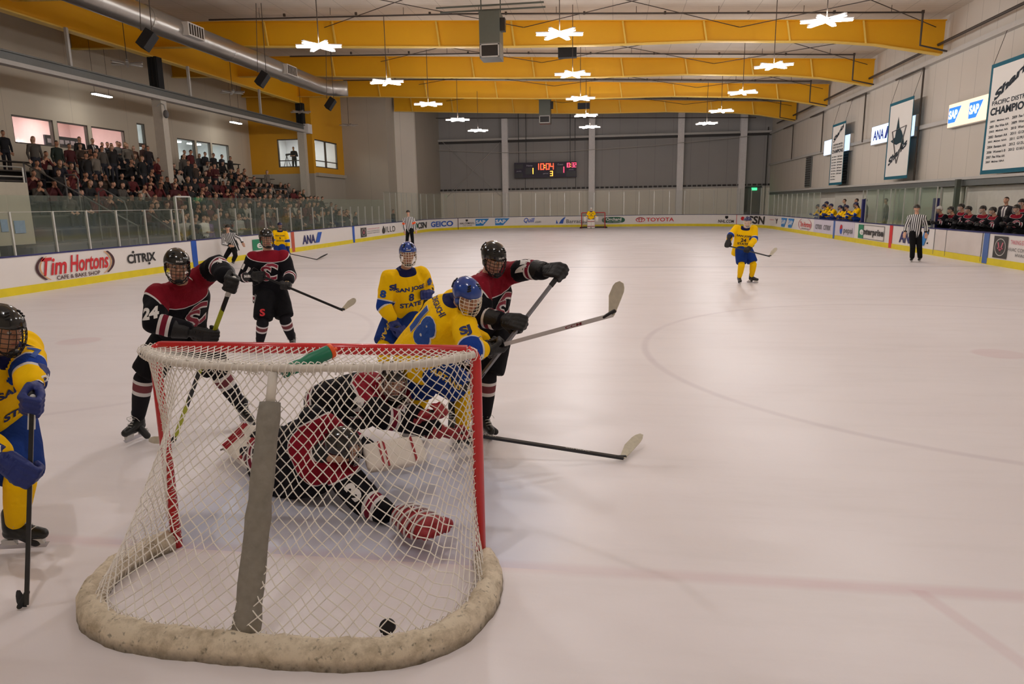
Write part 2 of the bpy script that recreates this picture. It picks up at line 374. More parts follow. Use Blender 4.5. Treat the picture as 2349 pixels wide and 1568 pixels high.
ad(T('ILLD',.0,0,1.25),885,906,.36,.72,'black',label='thin black capitals'); ad(poly_shape(disc_poly(.5,.4,.5,.4)+[[(.35,.75),(.65,.75),(.6,1),(.4,1)]]),876,883,.30,.78,'black')
ad(poly_shape(disc_poly(.5,.5,.5,.5)),951,958,.34,.76,'dgreen'); ad(T('CSN',.035,.1),958,979,.30,.78,'black',label='heavy black italic capitals')
ad(T('GEICO',.03,0,1,.5),988,1039,.32,.76,'blue',label='heavy blue capitals')
ad(T('NHL.COM/GCL',.012,0,1,.6),1055,1088,.42,.58,'black'); ad(T('LIVE GAMES',.0,0,1,.6),1061,1082,.27,.37,'greyprint'); ad(poly_shape([[(0,.3),(.5,0),(1,.3),(1,1),(0,1)]]),1068,1073,.64,.82,'black')
def sap(u0,u1,z0=.26,z1=.84):
    ad(poly_shape([[(0,0),(.55,0),(1,1),(0,1)]],.2),u0,u1,z0,z1,'lblue',(0,1,0,1),0,label='blue cut-corner panel with white lettering')
    ad(T('SAP',.03,0,1,.5),u0+(u1-u0)*.03,u0+(u1-u0)*.72,z0+(z1-z0)*.3,z0+(z1-z0)*.8,'white',lift=1)
sap(1091,1122); sap(1136,1169)
ad(T('Quill',.02,.3,1,.5),1202,1226,.38,.84,'blue',label='blue italic lettering'); ad(T('.com',.01,.3),1226,1241,.38,.55,'greyprint')
ad(poly_shape([[(0,0),(.22,0),(.05,.6)],[(.3,0),(.72,0),(.8,.5),(1,1),(.75,.85),(.5,.5)]],.3),1275,1298,.32,.88,'blue',(0,1,0,1),label='blue sail mark'); ad(T('Barracuda',.008),1299,1352,.34,.66,'greyprint',label='thin grey lettering')
ad(poly_shape([[(.5+.5*math.copysign(abs(math.cos(a))**.7,math.cos(a)),.5+.5*math.copysign(abs(math.sin(a))**.7,math.sin(a))) for a in [2*math.pi*i/30 for i in range(30)]]]),1381,1434,.30,.82,'dgreen',label='dark green oval panel'); ad(T('Orchard',.02),1390,1425,.50,.76,'white',lift=1); ad(T('SUPPLY HARDWARE',.005),1393,1425,.36,.43,'white',lift=1)
ad(poly_shape(ring_poly(.5,.5,.5,.5,.09)+ring_poly(.5,.5,.2,.48,.08)+ring_poly(.5,.72,.36,.2,.08)),1458,1480,.36,.76,'redflat',label='red interlocked ovals mark'); ad(T('TOYOTA',.02),1483,1546,.40,.72,'redflat',label='red capitals')
ad(T('NHL.COM',.02,.15),1648,1684,.30,.54,'black',label='black italic capitals'); ad(poly_shape([[(0,.3),(.5,0),(1,.3),(1,1),(0,1)]]),1664,1671,.60,.84,'black')
ad(poly_shape(disc_poly(.5,.5,.5,.5)),1700,1708,.5,.8,'redflat'); ad(T('CSN',.035,.1,1,.5),1710,1755,.26,.86,'black',label='heavy black italic capitals')
ad(T('mission',.0,0,1,.6),1766,1776,.6,.7,'pink'); ad(T('Y',.02),1779,1785,.4,.75,'brownp'); sap(1793,1806); sap(1809,1822)
ad(poly_shape(ring_poly(.5,.5,.5,.6,.03,120,240)+ring_poly(.5,.5,.5,.6,.03,-60,60)),1832,1862,.24,.88,'pink',(0,1,0,1)); ad(T('Tim Hortons',.02,.2),1836,1860,.42,.72,'redflat',label='red script lettering'); ad(T('CAFE & BAKE SHOP',.01),1839,1856,.28,.36,'brownp')
for a,c_ in ((1871,1886),(1890,1906)): ad(T('CITRIX',.02),a,c_,.40,.66,'greyprint',label='grey capitals')
ad(poly_shape(disc_poly(.5,.5,.5,.5)),1927,1933,.3,.78,'blue',label='round mark'); ad(poly_shape([[(0,.45),(1,.6),(.9,.9),(.5,1),(.1,.8)]]),1927,1933,.3,.78,'redflat',(0,1,0,1),1); ad(T('pepsi',.02),1936,1957,.30,.64,'greyprint',label='grey lower case lettering')
ad(poly_shape(ring_poly(.5,.5,.5,.5,.01)[:0]+[[(0,0),(1,0),(1,.03),(0,.03)],[(0,.97),(1,.97),(1,1),(0,1)],[(.985,0),(1,0),(1,1),(.985,1)]]),1970,2029,.24,.86,'black',(0,1,0,1)); ad(poly_shape([[(0,0),(1,0),(1,1),(0,1)]]),1970,1981,.24,.86,'green',lift=1,label='green square')
ad(T('e',.03),1973,1982,.40,.64,'white',lift=2); ad(T('nterprise',.03),1982,2027,.34,.70,'black',lift=1,label='black lower case lettering')
ad(T('ANA',.03,.05),2064,2100,.30,.74,'navy',label='dark blue capitals'); ad(poly_shape([[(.0,0),(.55,0),(1,1),(.45,1)]]),2112,2130,.30,.80,'lblue',label='bright blue slanted bar')
seal(2281,2311,.24,.88)
ad(T('TAKING EXCELLENT CARE',.008),2318,2400,.68,.80,'pink'); ad(T('HVAC CONSTRUCTION',.008),2314,2400,.48,.58,'greyprint'); ad(T('HVAC SERVICE',.008),2332,2395,.34,.43,'greyprint')
# ---------------------------------------------------------------- glass above the boards
m=bpy.data.materials.new('rink_glass'); m.use_nodes=True; nt=m.node_tree; nt.nodes.clear()
o_=nt.nodes.new('ShaderNodeOutputMaterial'); tr=nt.nodes.new('ShaderNodeBsdfTransparent'); tr.inputs[0].default_value=(.92,.95,.925,1)
gl=nt.nodes.new('ShaderNodeBsdfGlossy'); gl.inputs['Roughness'].default_value=.06; gl.inputs[0].default_value=(.85,.95,.9,1)
df=nt.nodes.new('ShaderNodeBsdfDiffuse'); df.inputs[0].default_value=(.45,.55,.48,1)
fr=nt.nodes.new('ShaderNodeFresnel'); fr.inputs[0].default_value=1.35
mx=nt.nodes.new('ShaderNodeMixShader'); mx2=nt.nodes.new('ShaderNodeMixShader'); mx2.inputs[0].default_value=.035
nt.links.new(tr.outputs[0],mx2.inputs[1]); nt.links.new(df.outputs[0],mx2.inputs[2])
nt.links.new(math_node(nt,'MULTIPLY',fr.outputs[0],.16),mx.inputs[0]); nt.links.new(mx2.outputs[0],mx.inputs[1]); nt.links.new(gl.outputs[0],mx.inputs[2]); nt.links.new(mx.outputs[0],o_.inputs[0])
M['glass']=m
mf=m.copy(); mf.name='clear_rink_glass'; M['cglass']=mf
for n_ in mf.node_tree.nodes:
    if n_.type=='BSDF_TRANSPARENT': n_.inputs[0].default_value=(.975,.985,.975,1)
    if n_.type=='MIX_SHADER' and not n_.inputs[0].is_linked: n_.inputs[0].default_value=.012
def glass_run(rt,s_list,z1,zs,pr=.022):
    for i,s in enumerate(s_list):
        mb=MB(); p=path(s,.02,.96); q=path(s,.02,zs); mb.bar(p,q,pr*2,pr*2,0,up=(path(s,1)-path(s,0))); mb.build('glass_stanchion',M['alu'],rt)
        if i+1<len(s_list):
            mb=MB(); s2=s_list[i+1]; k=3 if (43.9<s<66.2 or 0) or (66<s<80) else 1
            band(mb,s+.01,s2-.01,.965,z1,.035,.012,0,step=.45 if k>1 else 9); mb.build('glass_pane',M['cglass' if z1>2.6 else 'glass'],rt)
S0=S_at(46)
left=[S0-1.25*2,S0-1.25]+[S_at(u) for u in (45,140,215,280,345,405,430,452,510,548,582,614,642,671,696,722,745,766,788,808,825,841,857,872,885)]
GL=root('glass_screen',(-12.95,25,.95),'tall left side rink glass with pale posts below the dark bleachers','glass screen')
glass_run(GL,left,2.43,2.03)
sL=left[-1]; sE=S_at(1760)
n=int((S_at(1100)-sL)/1.2); corner=[sL+(S_at(1100)-sL)*i/n for i in range(n+1)]
n2_=int(round((sE-S_at(1100))/1.25)); farl=[S_at(1100)+(sE-S_at(1100))*i/n2_ for i in range(n2_+1)]
GF=root('glass_screen',(0,57.6,.95),'tall end glass with thin posts behind the far goal','glass screen')
glass_run(GF,corner+farl[1:],2.95,2.9,.016)
GR=root('glass_screen',(12.95,45,.95),'right side rink glass between the far corner and the yellow team bench','glass screen')
sb=S_at(1876); k=int((sb-sE)/1.2); glass_run(GR,[sE+(sb-sE)*i/k for i in range(k+1)],2.43,2.4,.014)
GP=root('glass_screen',(12.95,30,.95),'right side glass of the penalty boxes between the two team benches','glass screen')
sa,sb2=S_at(1980),S_at(2138); k=int((sb2-sa)/1.3); glass_run(GP,[sa+(sb2-sa)*i/k for i in range(k+1)],2.43,2.4,.016)
# thin joint rail on the left glass
mb=MB(); pts=[path(s,.02,2.02) for s in np.linspace(left[0],left[8],40)]; mb.tube(pts,.008,5); mb.build('joint_rail',M['alu'],GL)
# ---------------------------------------------------------------- building shell
m,nt,b=nodes_of('panel_wall'); L=nt.links; N=nt.nodes; geo=N.new('ShaderNodeNewGeometry'); sp=N.new('ShaderNodeSeparateXYZ'); L.new(geo.outputs['Position'],sp.inputs[0])
def panelwall(name,base,seam,pitch,dirt=.06,rough=.7):
    m,nt,b=nodes_of(name); L=nt.links; N=nt.nodes; geo=N.new('ShaderNodeNewGeometry'); sp=N.new('ShaderNodeSeparateXYZ'); L.new(geo.outputs['Position'],sp.inputs[0])
    q=math_node(nt,'ADD',sp.outputs[0],sp.outputs[1]); fr=math_node(nt,'FRACT',math_node(nt,'DIVIDE',q,pitch)); 
    msk=math_node(nt,'LESS_THAN',fr,.02/pitch)
    nz=N.new('ShaderNodeTexNoise'); nz.inputs['Scale'].default_value=.5; nz.inputs['Detail'].default_value=5; L.new(geo.outputs['Position'],nz.inputs['Vector'])
    c0=mix(nt,nz.outputs['Fac'],tuple(x*(1-dirt) for x in base[:3])+(1,),tuple(min(1,x*(1+dirt)) for x in base[:3])+(1,))
    L.new(mix(nt,math_node(nt,'MULTIPLY',msk,.6),c0,seam),b.inputs['Base Color']); b.inputs['Roughness'].default_value=rough; return m
M['wallR']=panelwall('cream_metal_wall_panels',srgb(206,197,185),srgb(110,105,98),1.22)
M['wallF']=panelwall('grey_fabric_wall_panels',srgb(164,161,158),srgb(96,94,92),1.6)
M['wallL']=panelwall('cream_painted_wall',srgb(206,194,174),srgb(150,142,130),4.1)
M['wallG']=panelwall('pale_grey_wall_panels',srgb(182,174,160),srgb(140,134,122),2.9)
M['wallW']=panelwall('white_lower_wall',srgb(236,228,216),srgb(150,145,138),1.22)
M['wallY']=mat('yellow_painted_wall',srgb(226,164,30),.6,var=.05,scale=1)
M['yel']=mat('yellow_steel_paint',srgb(238,174,14),.5,var=.05,scale=.7)
M['yel2']=mat('pale_yellow_paint',srgb(240,200,90),.5)
def ceilz(x): return 11.2 if x<-19 else 11.2-(x+19)*.0477
def wall_rect(mb,ax,c,a0,a1,z0,z1,holes=(),mi=0,th=0.18):
    """wall slab; ax='x' plane X=c spanning Y a0..a1, ax='y' plane Y=c spanning X; holes (a,b,z0,z1)"""
    def bx(p,q,r,t):
        if q-p<1e-4 or t-r<1e-4: return
        if ax=='x': mb.span((c,p,r),(c+th,q,t),mi)
        else: mb.span((p,c,r),(q,c+th,t),mi)
    if not holes: bx(a0,a1,z0,z1); return
    cur=a0
    for h in sorted(holes): bx(cur,h[0],z0,z1); bx(h[0],h[1],z0,h[2]); bx(h[0],h[1],h[3],z1); cur=h[1]
    bx(cur,a1,z0,z1)
# ceiling
m,nt,b=nodes_of('white_ceiling_insulation'); L=nt.links; N=nt.nodes; geo=N.new('ShaderNodeNewGeometry'); sp=N.new('ShaderNodeSeparateXYZ'); L.new(geo.outputs['Position'],sp.inputs[0])
fx=math_node(nt,'FRACT',math_node(nt,'DIVIDE',sp.outputs[0],1.5)); fy=math_node(nt,'FRACT',math_node(nt,'DIVIDE',sp.outputs[1],.33))
k1=math_node(nt,'LESS_THAN',fx,.015); k2=math_node(nt,'MULTIPLY',math_node(nt,'LESS_THAN',fy,.1),.25)
nz=N.new('ShaderNodeTexNoise'); nz.inputs['Scale'].default_value=.8; nz.inputs['Detail'].default_value=5; L.new(geo.outputs['Position'],nz.inputs['Vector'])
c0=mix(nt,nz.outputs['Fac'],srgb(196,186,172),srgb(222,212,198)); c0=mix(nt,math_node(nt,'MULTIPLY',k1,.6),c0,srgb(120,112,100)); c0=mix(nt,k2,c0,srgb(150,142,130)); L.new(c0,b.inputs['Base Color']); b.inputs['Roughness'].default_value=.8; M['ceil']=m
mb=MB()
for a,c_ in ((-26,-19),(-19,16)): mb.add([(a,-12,ceilz(a)),(c_,-12,ceilz(c_)),(c_,64,ceilz(c_)),(a,64,ceilz(a)),(a,-12,ceilz(a)+.2),(c_,-12,ceilz(c_)+.2),(c_,64,ceilz(c_)+.2),(a,64,ceilz(a)+.2)],[(0,1,2,3),(7,6,5,4),(0,4,5,1),(1,5,6,2),(2,6,7,3),(3,7,4,0)])
struct('ceiling',mb,M['ceil'])
# right wall, with its long ledge, upper girt and lower white panels
mb=MB(); wall_rect(mb,'x',15.5,-12,63.7,2.75,ceilz(15.5)+.1); struct('wall_right',mb,M['wallR'])
mb=MB(); wall_rect(mb,'x',15.5,-12,63.7,0,2.75); struct('wall_right_lower',mb,M['wallW'])
mb=MB(); mb.span((14.9,-2,2.68),(15.5,61,2.78)); mb.span((14.95,-2,2.45),(15.1,61,2.68),1); struct('trim_1',mb,[M['lgrey'],M['grey']])
mb=MB(); mb.span((15.32,-2,5.05),(15.5,63.5,5.22)); mb.span((15.25,-2,7.75),(15.5,63.5,7.95)); struct('trim_2',mb,M['lgrey'])
# far wall
mb=MB(); wall_rect(mb,'y',63.5,-15.1,15.5,3.2,ceilz(-15)+.1); struct('wall_far',mb,M['wallF'])
mb=MB(); wall_rect(mb,'y',63.45,-15.1,15.5,0,3.2); struct('wall_far_lower',mb,M['wallW'])
mb=MB(); mb.span((-15.1,63.3,3.2),(15.5,63.5,3.32)); struct('trim_3',mb,M['lgrey'])
mb=MB()
for i in range(70): x=-15+i*.44; mb.span((x,63.34,3.34),(x+.3,63.48,3.5))
struct('trim_4',mb,M['seal'])
mb=MB(); mb.span((-15.1,63.0,7.9),(15.4,63.3,8.08)); mb.span((-15.1,63.25,7.7),(15.4,63.5,7.9),1); struct('trim_5',mb,[M['lgrey'],M['seal']])
for x in (-8.5,-.42,7.55,13.0):
    mb=MB(); mb.span((x-.28,62.9,0),(x+.28,63.0,9.8)); mb.span((x-.05,63.0,0),(x+.05,63.4,9.8)); mb.span((x-.28,63.38,0),(x+.28,63.46,9.8))
    tag(mb.build('steel_column',M['white']),{-8.5:'white steel column left of the scoreboard on the far wall',-.42:'white steel column right of the scoreboard behind the far goal',7.55:'white steel column on the far wall behind the red board lettering',13.0:'white steel column nearest the far right corner'}[x],'column','far wall columns')
for (a,c_),l in (((( -14.6,8.0),(-9.0,2.8)),'thin cable brace on the left bay of the far wall, falling to the right'),(((-9.0,7.7),(-14.2,2.8)),'thin cable brace on the left bay of the far wall, falling to the left')):
    mb=MB(); mb.tube([(a[0],63.2,a[1]),(c_[0],63.2,c_[1])],.022,6); tag(mb.build('cable_brace',M['lgrey']),l,'cable')
D=root('far_exit_door',(13.9,63.4,0),'dark grey exit door in the far right corner','door')
mb=MB(); mb.span((13.35,63.38,0),(14.75,63.44,3.2)); mb.build('door_leaf',M['seal'],D)
mb=MB(); 
for x in (13.3,14.8): mb.span((x-.05,63.3,0),(x+.05,63.44,3.3))
mb.span((13.3,63.3,3.2),(14.8,63.44,3.3)); mb.build('door_frame',M['grey'],D)
mb=MB(); mb.span((13.25,63.3,3.0),(13.3,63.4,8.4)); mb.span((15.1,63.3,0),(15.15,63.4,8.4)); struct('trim_6',mb,M['black'])
M['exit']=mat('lit_green',srgb(60,230,150),.5,emit=2.5)
ES=root('exit_sign',(14.1,63.2,3.0),'small lit green exit sign above the far right door','sign')
mb=MB(); mb.span((13.95,63.2,2.92),(14.4,63.4,3.14)); mb.build('sign_box',M['exit'],ES)
def flat_text(name,txt,c,right,up,h,wid,mt,parent,bold=.02,shear=0,out=None):
    vs,fs=text_mesh(txt,bold,shear); xs=[v[0] for v in vs]; ww=max(xs)-min(xs); sx=(wid/ww) if wid else h
    right=V(right).normalized(); up=V(up).normalized(); P=[V(c)+right*(v[0]*sx)+up*(v[1]*h) for v in vs]
    mb=MB(); mb.add(P,fs); return mb.build(name,M[mt] if isinstance(mt,str) else mt,parent)
flat_text('sign_lettering','EXIT',(14.17,63.19,3.03),(1,0,0),(0,0,1),.13,.34,'white',ES)
# left wall with windows
HL=[(25.7,28.1,5.1,6.35),(28.35,30.4,5.1,6.35),(30.65,33.2,5.1,6.35),(34.3,35.0,4.2,6.9),(38.0,39.9,5.05,6.4),(40.1,41.7,5.05,6.4),(41.9,44.0,5.05,6.4)]
mb=MB(); wall_rect(mb,'x',-25.5,-12,47,0,11.3,HL); struct('wall_left',mb,M['wallL'])
M['winglass']=M['glass']
M['frame']=mat('bronze_window_frame',srgb(96,88,82),.5,.3)
for i,h in enumerate(HL):
    W=MB(); y0,y1,z0,z1=h; t=.06
    for a,c_ in (((-25.5,y0,z0),(-25.35,y0+t,z1)),((-25.5,y1-t,z0),(-25.35,y1,z1)),((-25.5,y0,z0),(-25.35,y1,z0+t)),((-25.5,y0,z1-t),(-25.35,y1,z1))): W.span(a,c_)
    if i==3: W.span((-25.5,y0,5.6),(-25.35,y1,5.8))
    wo=struct('window_%d'%(i+1),W,M['frame'])
    g=MB(); g.span((-25.44,y0+t,z0+t),(-25.42,y1-t,z1-t)); g.build('window_pane',M['glass'],wo)
M['room']=mat('pink_room_wall',srgb(232,206,206),.8); M['room2']=mat('grey_room_wall',srgb(190,192,196),.8); M['tubelight']=mat('lit_fluorescent_tube',(1,.98,.94,1),.5,emit=30)
M['dimlight']=mat('lit_room_panel',(1,.95,.92,1),.5,emit=22)
def room(y0,y1,z0,z1,mt,nm):
    mb=MB(); mb.span((-29.2,y0,z0),(-29.0,y1,z1)); mb.span((-29,y0-.1,z0),(-25.6,y0,z1)); mb.span((-29,y1,z0),(-25.6,y1+.1,z1)); mb.span((-29,y0,z0-.1),(-25.6,y1,z0)); mb.span((-29,y0,z1),(-25.6,y1,z1+.1)); struct(nm,mb,M[mt])
room(24.5,33.6,4.2,7.0,'room','wall_room_pink'); room(33.9,35.6,3.8,7.2,'room2','wall_room_stair'); room(37.2,45.2,4.2,6.9,'room2','wall_room_grey')
for x,y,z,l in ((-27.5,27,6.95,'lit ceiling panel in the pink room, left end'),(-27.5,31,6.95,'lit ceiling panel in the pink room, right end')):
    mb=MB(); mb.span((x-.5,y-.6,z-.04),(x+.5,y+.6,z)); tag(mb.build('ceiling_light',M['dimlight']),l,'light')
for y,l in ((43.2,'fluorescent tube in the grey room seen through its right pane'),(38.9,'long fluorescent tube in the grey room seen through its left pane'),(40.9,'added fluorescent tube brightening the grey room behind its middle pane')):  # the middle tube is added to brighten the grey room
    mb=MB(); mb.span((-27.6,y-.6,6.45),(-27.3,y+.6,6.52)); tag(mb.build('ceiling_light',M['tubelight']),l,'light')
mb=MB(); mb.span((-27.4,34.2,6.6),(-27,35.0,6.7)); tag(mb.build('ceiling_light',M['tubelight']),'small lit lamp in the narrow stair window','light')
TB=root('trophy_board',(-26.2,29.6,4.9),'dark framed display board with rows of photographs behind the middle window','display')
mb=MB(); mb.span((-26.3,28.5,4.5),(-26.2,30.9,5.75)); mb.build('board',mat('dark_display',srgb(58,44,62),.6),TB)
for j in range(3):
    mb=MB()
    for i in range(6): mb.span((-26.2,28.62+i*.38,4.62+j*.38),(-26.18,28.9+i*.38,4.82+j*.38))
    mb.build('photo_row',mat('photo_row_%d'%j,(srgb(150,110,140),srgb(120,70,96),srgb(205,190,205))[j],.5),TB)
# yellow projecting room
mb=MB(); wall_rect(mb,'y',47,-25.5,-20.4,4.5,11.3,[(-23.15,-21.25,4.98,7.0)]); struct('wall_yellow_front',mb,M['wallY'])
mb=MB(); wall_rect(mb,'x',-20.58,47.18,53,4.5,11.3,[(47.4,51.75,4.98,7.0)]); struct('wall_yellow_side',mb,M['wallY'])
mb=MB(); wall_rect(mb,'y',47,-25.5,-20.4,0,4.5); wall_rect(mb,'x',-20.58,47.18,53,0,4.5); mb.span((-20.4,47.2,4.3),(-20.15,52.8,4.55)); struct('wall_left_lower',mb,M['wallG'])
for nm,ax,h in (('window_8','y',(-23.15,-21.25,4.98,7.0)),('window_9','x',(47.4,51.75,4.98,7.0))):
    W=MB(); a0,a1,z0,z1=h; t=.07
    def sp_(p,q,r,s_): 
        if ax=='y': W.span((p,47.0,r),(q,47.15,s_))
        else: W.span((-20.58,p,r),(-20.45,q,s_))
    sp_(a0,a0+t,z0,z1); sp_(a1-t,a1,z0,z1); sp_(a0,a1,z0,z0+t); sp_(a0,a1,z1-t,z1); sp_(a0,a1,z0+.45,z0+.51)
    if ax=='x': sp_(49.5,49.6,z0,z1)
    wo=struct(nm,W,M['frame'])
    g=MB()
    if ax=='y': g.span((a0+t,47.08,z0+t),(a1-t,47.1,z1-t))
    else: g.span((-20.52,a0+t,z0+t),(-20.5,a1-t,z1-t))
    g.build('window_pane',M['glass'],wo)
mb=MB(); mb.span((-25.3,47.2,4.6),(-20.6,52.9,4.7)); mb.span((-25.3,47.2,7.5),(-20.6,52.9,7.6)); mb.span((-25.4,47.2,4.6),(-25.3,52.9,7.6)); mb.span((-25.3,52.9,4.6),(-20.6,53.0,7.6)); struct('wall_press_room',mb,M['room2'])
mb=MB(); mb.span((-24,50.0,7.38),(-21.6,51.0,7.48)); tag(mb.build('ceiling_light',M['dimlight']),'lit ceiling panel inside the yellow corner room','light')
for nm,ax,c_,a0,a1,mt in (('wall_left_step','y',53,-20.4,-16.65,'wallG'),('wall_left_return','x',-16.83,53.18,55.2,'wallG'),('wall_left_pier','y',55.2,-16.65,-14.9,'wallW'),('wall_left_far','x',-15.08,55.38,63.5,'wallG')):
    mb=MB(); wall_rect(mb,ax,c_,a0,a1,0,11.3); struct(nm,mb,M[mt])
mb=MB(); wall_rect(mb,'y',-10,-25.5,15.6,0,11.3,th=.2); struct('wall_near',mb,M['wallL'])
# ---------------------------------------------------------------- steel frames
BY=[(-3.0),5.3,13.5,21.7,30.0,38.2,46.4,54.6]
BOT=[(-25.3,9.98),(-21,9.85),(-16.5,9.7),(-10.8,9.42),(-4,9.12),(.7,8.97),(5.6,8.92),(10.8,8.66),(12.6,8.46),(15.35,7.93)]
def btop(x): return ceilz(x)-.27
def bbot(x):
    for (a,za),(c_,zc) in zip(BOT,BOT[1:]):
        if a<=x<=c_: return za+(zc-za)*(x-a)/(c_-a)
    return BOT[-1][1]
ords=['nearest visible','second','third','fourth and farthest']
for i,y in enumerate(BY):
    x0=-25.3 if y<47 else -16.4; xs=[x0]+[p[0] for p in BOT if p[0]>x0]
    r_=root('roof_beam',(0,y,9),('yellow steel roof beam, %s from the camera'%ords[i-4]) if i>=4 else 'yellow steel roof beam over the near end, %s beam from the near wall'%['first','second','third','fourth'][i],'roof beam','yellow roof beams')
    mb=MB(); n=len(xs)
    P=[]; 
    for x in xs: P+=[(x,y-.02,bbot(x)),(x,y+.02,bbot(x)),(x,y+.02,btop(x)),(x,y-.02,btop(x))]
    F=[]
    for k in range(n-1): a=4*k; c_=a+4; F+=[(a,a+1,c_+1,c_),(a+1,a+2,c_+2,c_+1),(a+2,a+3,c_+3,c_+2),(a+3,a,c_,c_+3)]
    F+=[(3,2,1,0),(4*n-4,4*n-3,4*n-2,4*n-1)]
    mb.add(P,F); mb.build('web',M['yel'],r_)
    mb=MB(); 
    for a,c_ in zip(xs,xs[1:]): mb.bar((a,y,bbot(a)),(c_,y,bbot(c_)),.32,.04); 
    mb.build('flange',M['yel2'],r_); 
    mb=MB()
    for a,c_ in zip(xs,xs[1:]): mb.bar((a,y,btop(a)),(c_,y,btop(c_)),.32,.04)
    mb.build('flange',M['yel'],r_)
    for x in (-22,-14.8,-11.4,-6.4,-2.9,2.1,5.6,9.1,12.2):
        if x>x0: mb=MB(); mb.bar((x,y-.16,bbot(x)),(x-.15,y-.12,btop(x)),.07,.07); mb.build('stiffener',M['yel2'],r_)
# eave girder and columns on the left
G_=root('eave_girder',(-21,30,9.6),'long yellow steel girder carried on the two left hand columns','girder')
mb=MB(); mb.span((-21.02,-5,9.42),(-20.98,47,10.9)); mb.build('web',M['yel'],G_)
mb=MB(); mb.span((-21.2,-5,9.38),(-20.8,47,9.44)); mb.build('flange',M['yel2'],G_)
M['colw']=mat('white_column_paint',srgb(200,192,178),.6)
for y,l in ((30.0,'white column with a black upper half beside the camera dome, behind the crowd'),(46.4,'white column with a black upper half in front of the yellow corner')):
    C_=root('column',(-20.9,y,0),l,'column','left hand columns')
    mb=MB(); mb.span((-21.15,y-.22,0),(-20.65,y+.22,7.4)); mb.build('lower_shaft',M['colw'],C_)
    mb=MB(); mb.span((-21.15,y-.22,7.4),(-20.65,y+.22,9.4)); 
    for dx in (-.18,0,.18): mb.span((-20.9+dx-.03,y-.26,7.4),(-20.9+dx+.03,y-.22,9.4))
    lab(mb.build('upper_shaft',M['blackm'],C_),'black upper shaft')
# long white track with hanger
TR=root('curtain_track',(-20.7,30,7.5),'long white channel track running above the bleachers to the column','track')
mb=MB(); mb.span((-20.78,10,7.34),(-20.4,46.3,7.5)); mb.build('lower_channel',M['lgrey'],TR)
mb=MB(); mb.span((-20.7,10,7.5),(-20.62,46.3,7.86)); mb.span((-20.78,10,7.82),(-20.5,46.3,7.88)); mb.build('upper_channel',M['grey'],TR)
for y in (16,24,32.4,40):
    mb=MB(); mb.span((-20.72,y-.06,7.86),(-20.6,y+.06,9.4)); mb.build('hanger',M['lgrey'],TR)
mb=MB(); mb.span((-20.8,46.2,7.3),(-20.3,46.9,7.95)); mb.build('end_plate',M['white'],TR)
# sprinkler pipes under the roof
M['pipe']=mat('dark_sprinkler_pipe',srgb(66,56,48),.6)
for i,y in enumerate((4,12.3,28.6,36.9,45.1,53.3,62.6)):
    P_=root('sprinkler_pipe',(0,y,9.8),['dark sprinkler pipe across the roof behind the camera','dark sprinkler pipe across the roof over the near goal','dark sprinkler pipe across the roof over the near face-off circles','dark sprinkler pipe above the nearest yellow beam','dark sprinkler pipe above the second yellow beam','dark sprinkler pipe above the third yellow beam','dark sprinkler pipe above the farthest yellow beam','dark sprinkler pipe running across the top of the far wall'][i],'pipe','sprinkler pipes')
    zz=lambda x: min(ceilz(x)-.28,10.6) if i<6 else 9.55-.03*x
    xl=-15.0 if i>4 else -17
    mb=MB(); mb.tube([(xl,y,zz(xl)),(-5,y,zz(-5)),(5,y,zz(5)),(13.9,y,zz(13.9))],.035,6)
    if i<6:
        for k in range(9): x=-14.5+k*3.4; mb.tube([(x,y,zz(x)-.02),(x,y,ceilz(x)-.0)],.012,4); mb.box((x+1.2,y,zz(x+1.2)+.02),(.09,.09,.12))
    mb.build('main',M['pipe'],P_)
    if i<6:
        mb=MB(); mb.tube([(13.9,y,zz(13.9)),(13.9,y,8.1),(15.1,y+.4,7.9)],.04,6); mb.build('drop',M['pipe'],P_)
WP=root('sprinkler_pipe',(15.2,30,8),'long sprinkler main running along the top of the right wall','pipe')
mb=MB(); mb.tube([(15.15,5,8.35),(15.15,60,8.35)],.06,8); mb.build('main',M['pipe'],WP)
for y,z0 in ((31.6,2.75),(39,5.1),(47,5.1),(55,5.1)):
    mb=MB(); mb.tube([(15.3,y,z0),(15.3,y,7.7),(15.3,y+3.2,7.7)],.04,6); mb.build('drop',M['pipe'],WP)
# cross braces between beams
for i,(y0,y1) in enumerate(zip(BY[3:],BY[4:])):
    for q_,(x0,x1) in enumerate(((-12,-2.5),(-2.5,-12),(-2.5,7),(7,-2.5),(7,15),(15,7))):
        mb=MB(); mb.tube([(x0,y0,btop(x0)-.25),(x1,y1,btop(x1)-.25)],.018,5)
        tag(mb.build('brace_rod',M['pipe']),'thin diagonal roof brace rod, %s bay of the ceiling, %s part, leaning %s'%(['nearest','second','third','fourth','fifth'][i],['left','middle','right'][q_//2],['right','left'][q_%2]),'brace','roof brace rods')
